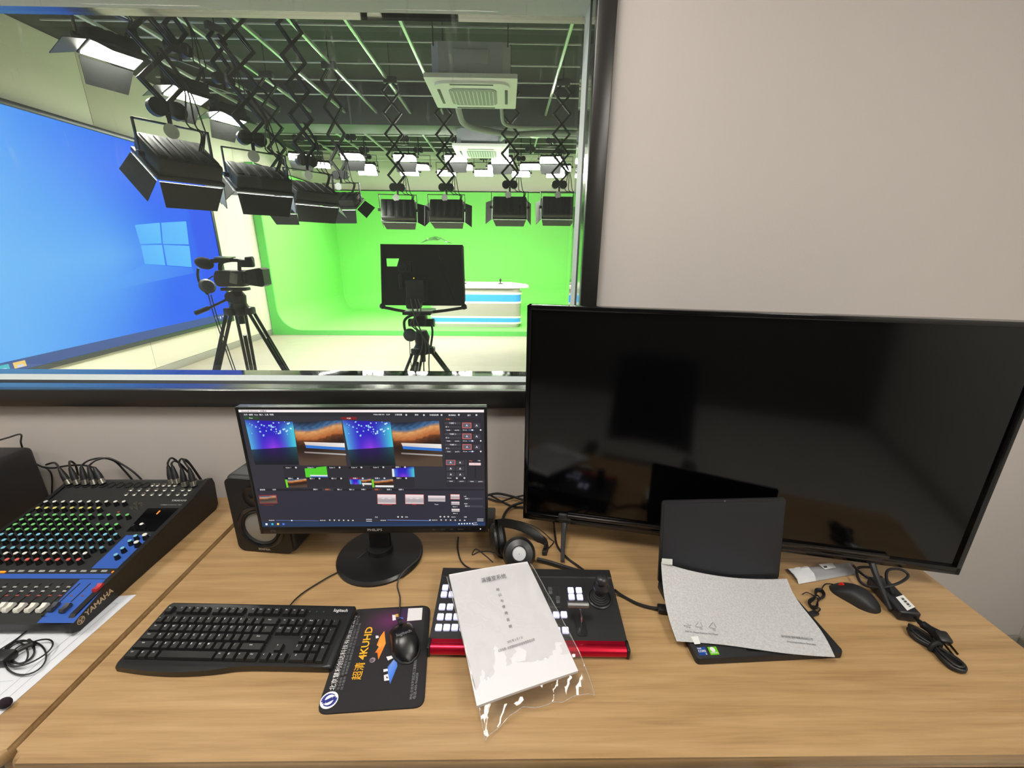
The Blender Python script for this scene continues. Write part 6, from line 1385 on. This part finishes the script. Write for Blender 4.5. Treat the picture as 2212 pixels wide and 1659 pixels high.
for x, y in ((510, 1282), (590, 1282)): mbtn(x, y, RB, w=0.006, d_=0.003, h=0.002)
for x, y in ((935, 998), (892, 1030), (848, 682)): mbtn(x, y, MXBL if x != 848 else RB, w=0.008, d_=0.005, h=0.003)
FW = mat('fader_white', (222, 222, 212), 0.4); FG = mat('fader_dark', (62, 62, 66), 0.4); FR = mat('fader_red', (180, 50, 55), 0.4)
for (sx_, sy_, ex_, ey_, kx, ky, m) in ((20, 1195, -130, 1370, 5, 1358, FW), (100, 1195, -45, 1375, 60, 1360, FW), (182, 1195, 35, 1380, 140, 1362, FW), (262, 1195, 115, 1380, 220, 1362, FW), (342, 1195, 195, 1382, 300, 1362, FW), (418, 1195, 275, 1384, 380, 1356, FG), (495, 1195, 350, 1386, 465, 1364, FG), (575, 1196, 430, 1330, None, None, None), (650, 1196, 510, 1330, None, None, None), (715, 1200, 558, 1388, 700, 1220, FR)):
    a = cmx(sx_, sy_); b = cmx(ex_, ey_)
    if max(a.x, b.x) > -MW + 0.02:
        g = G(); xm = (a.x + b.x) / 2; g.box((xm, (a.y + b.y) / 2, 0.0006), (0.0022, abs(a.y - b.y), 0.0014)); o = g.build('fader_slot', RUBBER, mxr); o.matrix_local = TM
    if kx is not None:
        q = cmx(kx, ky, 0.009)
        if q.x < -MW + 0.012: continue
        g = G(); g.prism([(-0.011, 0), (0.011, 0), (0.011, 0.006), (0.008, 0.010), (0.0015, 0.0075), (-0.0015, 0.0075), (-0.008, 0.010), (-0.011, 0.006)], -0.0052, 0.0052, M=Matrix(((0, 0, 1, 0), (1, 0, 0, 0), (0, 1, 0, 0), (0, 0, 0, 1)))); o = g.build('fader_cap', m, mxr); o.matrix_local = TM @ Matrix.Translation((q.x, q.y, 0.002))
# jacks on the raised rear part
JS = mat('jack_silver', (170, 168, 158), 0.3, metal=0.9); jk = {}
def jack(x, y, kind, T):
    q = cmx(x, y, 0.003, T)
    if q.x < -MW + 0.016 or q.x > -0.012: return
    if kind not in jk:
        g = G()
        if kind == 'combo': g.lathe([(0.0115, 0.0), (0.0115, 0.003), (0.0095, 0.0032), (0.0085, 0.0008), (0.0001, 0.0008)], n=20)
        elif kind == 'jack': g.lathe([(0.0068, 0), (0.0068, 0.0035), (0.0045, 0.005), (0.003, 0.005), (0.0028, 0.001), (0.0001, 0.001)], n=12)
        else: g.lathe([(0.0052, 0), (0.0052, 0.004), (0.0042, 0.009), (0.0028, 0.009), (0.0026, 0.003), (0.0001, 0.003)], n=12)
        jk[kind] = o = g.build('socket', RUBBER if kind == 'combo' else JS, mxr)
    else: o = inst(jk[kind], mxr)
    o.matrix_local = T @ Matrix.Translation((q.x, q.y, 0))
for x in (500, 560, 618, 678, 738, 795, 858, 920, 985, 1045): jack(x, 488, 'combo', TJ)
for x in (1095, 1130, 1175, 1215, 1255): jack(x, 490, 'jack', TJ)
for x in (940, 1000, 1060, 1120, 1180, 1240, 1310, 1360): jack(x, 524, 'jack', TJ)
for x in (905, 965, 1028, 1090, 1150, 1210, 1275, 1330): jack(x, 556, 'jack', TJ)
for x in (435, 492, 552, 610, 668, 730, 790, 850): mbtn(x, 540, mat('mixer_label_grey', (96, 98, 98), 0.5), w=0.012, d_=0.006, h=0.0012) if False else None
for x, y in ((975, 630), (1010, 632), (945, 658), (980, 660)): jack(x, y, 'rca', TM)
# lettering
it = []
q = cmx(1290, 603); it.append(('YAMAHA', 0.0105, q.x, q.y, 0, 1.2, 0, 'CENTER', 0.02)); q = cmx(1240, 634); it.append(('MIXING CONSOLE  MG16XU', 0.006, q.x, q.y, 0, 1.0, 0))
for k in range(8):
    q = cmx(432 + 59 * k, 540, 0, TJ)
    it.append(('LINE', 0.0045, cmx(432 + 59 * k, 565).x, cmx(432 + 59 * k, 588).y, 0, 1, 1))
o = letter(it, 'panel_print', [mat('mixer_print', (170, 172, 172), 0.5), mat('mixer_print_dim', (110, 112, 112), 0.5)], mxr, z=0.0008); o.matrix_local = TM
SDm = Matrix(((0, 0, 1, 0.0003), (1, 0, 0, 0), (0, 1, 0, 0), (0, 0, 0, 1)))
GOLD = mat('pale_gold_print', (200, 184, 150), 0.4, metal=0.4)
o = letter([('YAMAHA', 0.0185, 0.061, 0.0285, 0.06, 0.92, 0, 'CENTER', 0.03)], 'side_lettering', GOLD, mxr); o.matrix_local = SDm
g = G(); r0, r1 = 0.0075, 0.0090
for k in range(24):
    a, b = 2 * PI * k / 24, 2 * PI * (k + 1) / 24; g.quad([(0.0004, 0.014 + r * math.cos(t_), 0.023 + r * math.sin(t_)) for r, t_ in ((r0, a), (r1, a), (r1, b), (r0, b))])
for k in range(3):
    a = 2 * PI * k / 3 + 0.5; d_ = Vector((0, math.cos(a), math.sin(a))); n_ = Vector((0, -d_.z, d_.y)); c0 = Vector((0.0004, 0.014, 0.023))
    g.quad([c0 - n_ * 0.0012, c0 + n_ * 0.0012, c0 + n_ * 0.0012 + d_ * 0.0075, c0 - n_ * 0.0012 + d_ * 0.0075])
    for s in (-1, 1): g.quad([c0 + n_ * 0.0022 * s + d_ * 0.0025, c0 + n_ * 0.0034 * s + d_ * 0.0025, c0 + n_ * 0.0034 * s + d_ * 0.0065, c0 + n_ * 0.0022 * s + d_ * 0.0065])
g.build('side_emblem', GOLD, mxr)

# microphone leads plugged into the mixer
XB = mat('plug_boot', (26, 27, 29), 0.5)
TJw = MM @ TJ
def xlr(label, base, tip, pts, group):
    lb = loc_on(TJw, base[0] * 0.3014, 900 + base[1] * 0.3014, 0.003); wb = TJw @ lb
    up = (TJw.to_3x3() @ Vector((0, 0, 1))).normalized()
    tp_ = at(tip[0] * 0.3014, 900 + tip[1] * 0.3014, wb.y + 0.012); dr = (tp_ - wb); dr = dr.normalized(); Lb = 0.058
    t = thing('microphone_lead', label, 'audio cable', wb, group=group)
    g = G(); g.cyl((0, 0, 0), dr * 0.016, 0.0085, n=16); g.cyl(dr * 0.004, dr * 0.007, 0.0095, n=16); g.cyl(dr * 0.011, dr * 0.0135, 0.0095, n=16); g.build('metal_shell', JS, t)
    g = G(); g.cyl(dr * 0.016, dr * 0.032, 0.0092, 0.0085, n=16); g.cyl(dr * 0.032, dr * Lb, 0.0085, 0.0042, n=16); g.build('boot', XB, t)
    P = [dr * Lb] + [at(x * 0.3014, 900 + y * 0.3014, yy) - wb for x, y, yy in pts]
    g = G(); g.tube(P, 0.0030, n=7); g.build('cord', CABLE, t)
GL = 'leads plugged into the left of the mixer'; GRt = 'leads plugged into the right of the mixer'
xlr('leftmost plugged microphone lead of the left cluster', (498, 485), (418, 362), [(405, 340, 1.24), (380, 330, 1.27), (330, 345, 1.275)], GL)
xlr('second plugged microphone lead of the left cluster', (555, 485), (490, 340), [(500, 320, 1.24), (540, 345, 1.26), (560, 420, 1.275)], GL)
xlr('third plugged microphone lead of the left cluster, arching right', (614, 485), (585, 372), [(590, 345, 1.22), (640, 312, 1.24), (730, 296, 1.25), (820, 318, 1.26), (890, 385, 1.265), (950, 455, 1.268)], GL)
xlr('fourth plugged microphone lead of the left cluster, arching right', (676, 485), (640, 378), [(640, 350, 1.22), (690, 312, 1.24), (780, 298, 1.25), (880, 345, 1.26), (960, 400, 1.265), (1015, 452, 1.268)], GL)
xlr('rightmost plugged microphone lead of the left cluster, running left', (738, 480), (688, 388), [(660, 362, 1.21), (590, 348, 1.22), (480, 352, 1.23), (380, 368, 1.24), (300, 360, 1.25)], GL)
xlr('leftmost plugged lead of the right cluster', (1235, 480), (1208, 370), [(1203, 330, 1.22), (1225, 297, 1.23), (1260, 312, 1.25), (1320, 370, 1.265), (1400, 450, 1.27)], GRt)
xlr('second plugged lead of the right cluster', (1270, 480), (1240, 375), [(1230, 335, 1.22), (1255, 318, 1.23), (1300, 345, 1.25), (1350, 400, 1.265), (1410, 455, 1.27)], GRt)
xlr('third plugged lead of the right cluster', (1328, 500), (1302, 380), [(1283, 335, 1.22), (1300, 302, 1.23), (1350, 330, 1.25), (1400, 395, 1.265), (1440, 455, 1.27)], GRt)
xlr('rightmost plugged lead of the right cluster', (1392, 497), (1360, 385), [(1328, 335, 1.22), (1315, 308, 1.23), (1345, 318, 1.25), (1400, 390, 1.265), (1448, 460, 1.27)], GRt)
f = lambda x, y, yy: at(x * 0.3014, 900 + y * 0.3014, yy)
cable('speaker_cable', 'thin cable draped over the left speaker and behind the mixer', [f(-60, 185, 1.0), f(60, 150, 1.12), f(150, 128, 1.2), f(150, 190, 1.26), f(190, 280, 1.27), f(270, 345, 1.272), f(340, 375, 1.272), f(372, 430, 1.272), f(372, 560, 1.272)], 0.0024)

# ---------------------------------------------------------------- papers and lapel microphone on the left desk
g = G(); PPR = mat('white_sheet_paper', (216, 220, 226), 0.6)
pp = thing('paper_sheet', 'white printed wiring sheet lying under the front of the mixer', 'paper', (0, 0, DZ))
def ppf(u, v):
    c = [Vector((-1.36, 0.50, 0)), Vector((-0.936, 0.545, 0)), Vector((-0.922, 0.845, 0)), Vector((-1.345, 0.80, 0))]
    q = (c[0] * (1 - u) + c[1] * u) * (1 - v) + (c[3] * (1 - u) + c[2] * u) * v; return q
g.grid(lambda u, v: ppf(u, v) + Vector((0, 0, 0.0009)), 6, 5); g.grid(lambda u, v: ppf(u, v) + Vector((0, 0, 0.0002)), 6, 5); g.build('sheet', PPR, pp)
g = G(); rn = random.Random(9)
def seg(a, b, w=0.0005): 
    a = ppf(*a); b = ppf(*b); n_ = Vector((-(b - a).y, (b - a).x, 0)).normalized() * w; z = Vector((0, 0, 0.0013)); g.quad([a - n_ + z, b - n_ + z, b + n_ + z, a + n_ + z])
for v in (0.08, 0.92): seg((0.05, v), (0.95, v))
for u in (0.05, 0.95, 0.90): seg((u, 0.08), (u, 0.92))
for k in range(26):
    u, v = rn.uniform(0.1, 0.8), rn.uniform(0.15, 0.85)
    if k % 2: seg((u, v), (min(0.88, u + rn.uniform(0.05, 0.3)), v), 0.0003)
    else: seg((u, v), (u, min(0.9, v + rn.uniform(0.05, 0.25))), 0.0003)
g.build('drawing_lines', mat('drawing_ink', (150, 156, 166), 0.7), pp)
lv = thing('lapel_microphone', 'black lapel microphone with its thin cable coiled on the white sheet', 'microphone', (0, 0, 0))
def pl(x, y, z=0.003): return on(x * 300 / 1386, 1300 + y * 359 / 1659, DZ + z)
g = G()
for pts in (((440, 125, .05), (380, 175, .025), (300, 260, .006), (180, 360, .004), (60, 440, .004), (-40, 500, .004)), ((370, 205, .02), (240, 310, .006), (150, 390, .004), (60, 480, .005), (40, 560, .005))):
    g.tube([pl(x, y, z) for x, y, z in pts], 0.0016, n=5)
for k, (cx, cy, rx, ry, ro) in enumerate(((200, 500, 150, 110, -0.35), (230, 520, 120, 85, -0.5), (250, 560, 215, 165, -0.25), (160, 520, 120, 120, 0.1), (300, 510, 250, 90, -0.45))):
    P = []
    for i in range(14):
        a = 2 * PI * i / 14; x, y = rx * math.cos(a), ry * math.sin(a); P.append(pl(cx + x * math.cos(ro) - y * math.sin(ro), cy + x * math.sin(ro) + y * math.cos(ro), 0.0025 + 0.0022 * k))
    g.tube(P, 0.0016, n=5, smooth=2, closed=True)
g.build('cable', CABLE, lv)
g = G(); g.tube([pl(100, 535, .01), pl(200, 480, .012), pl(330, 420, .012)], 0.004, n=8, smooth=2); g.box(pl(20, 560, 0.012), (0.04, 0.03, 0.02), bev=0.006); g.build('clip_body', BLK, lv)
g = G(); g.tube([pl(345, 430, .004), pl(325, 412, .014), pl(300, 395, .014), pl(285, 380, .004)], 0.003, n=6); g.build('cable_tie', RUBBER, lv)
g = G(); g.ball(pl(48, 1010, 0.011), 0.011, (1.0, 0.85, 0.9), n=16); tag(g.build('foam_windscreen', mat('black_foam', (30, 20, 30), 0.9, bump=0.5, bscale=900)), 'small black foam microphone windscreen on the white sheet', 'windscreen')
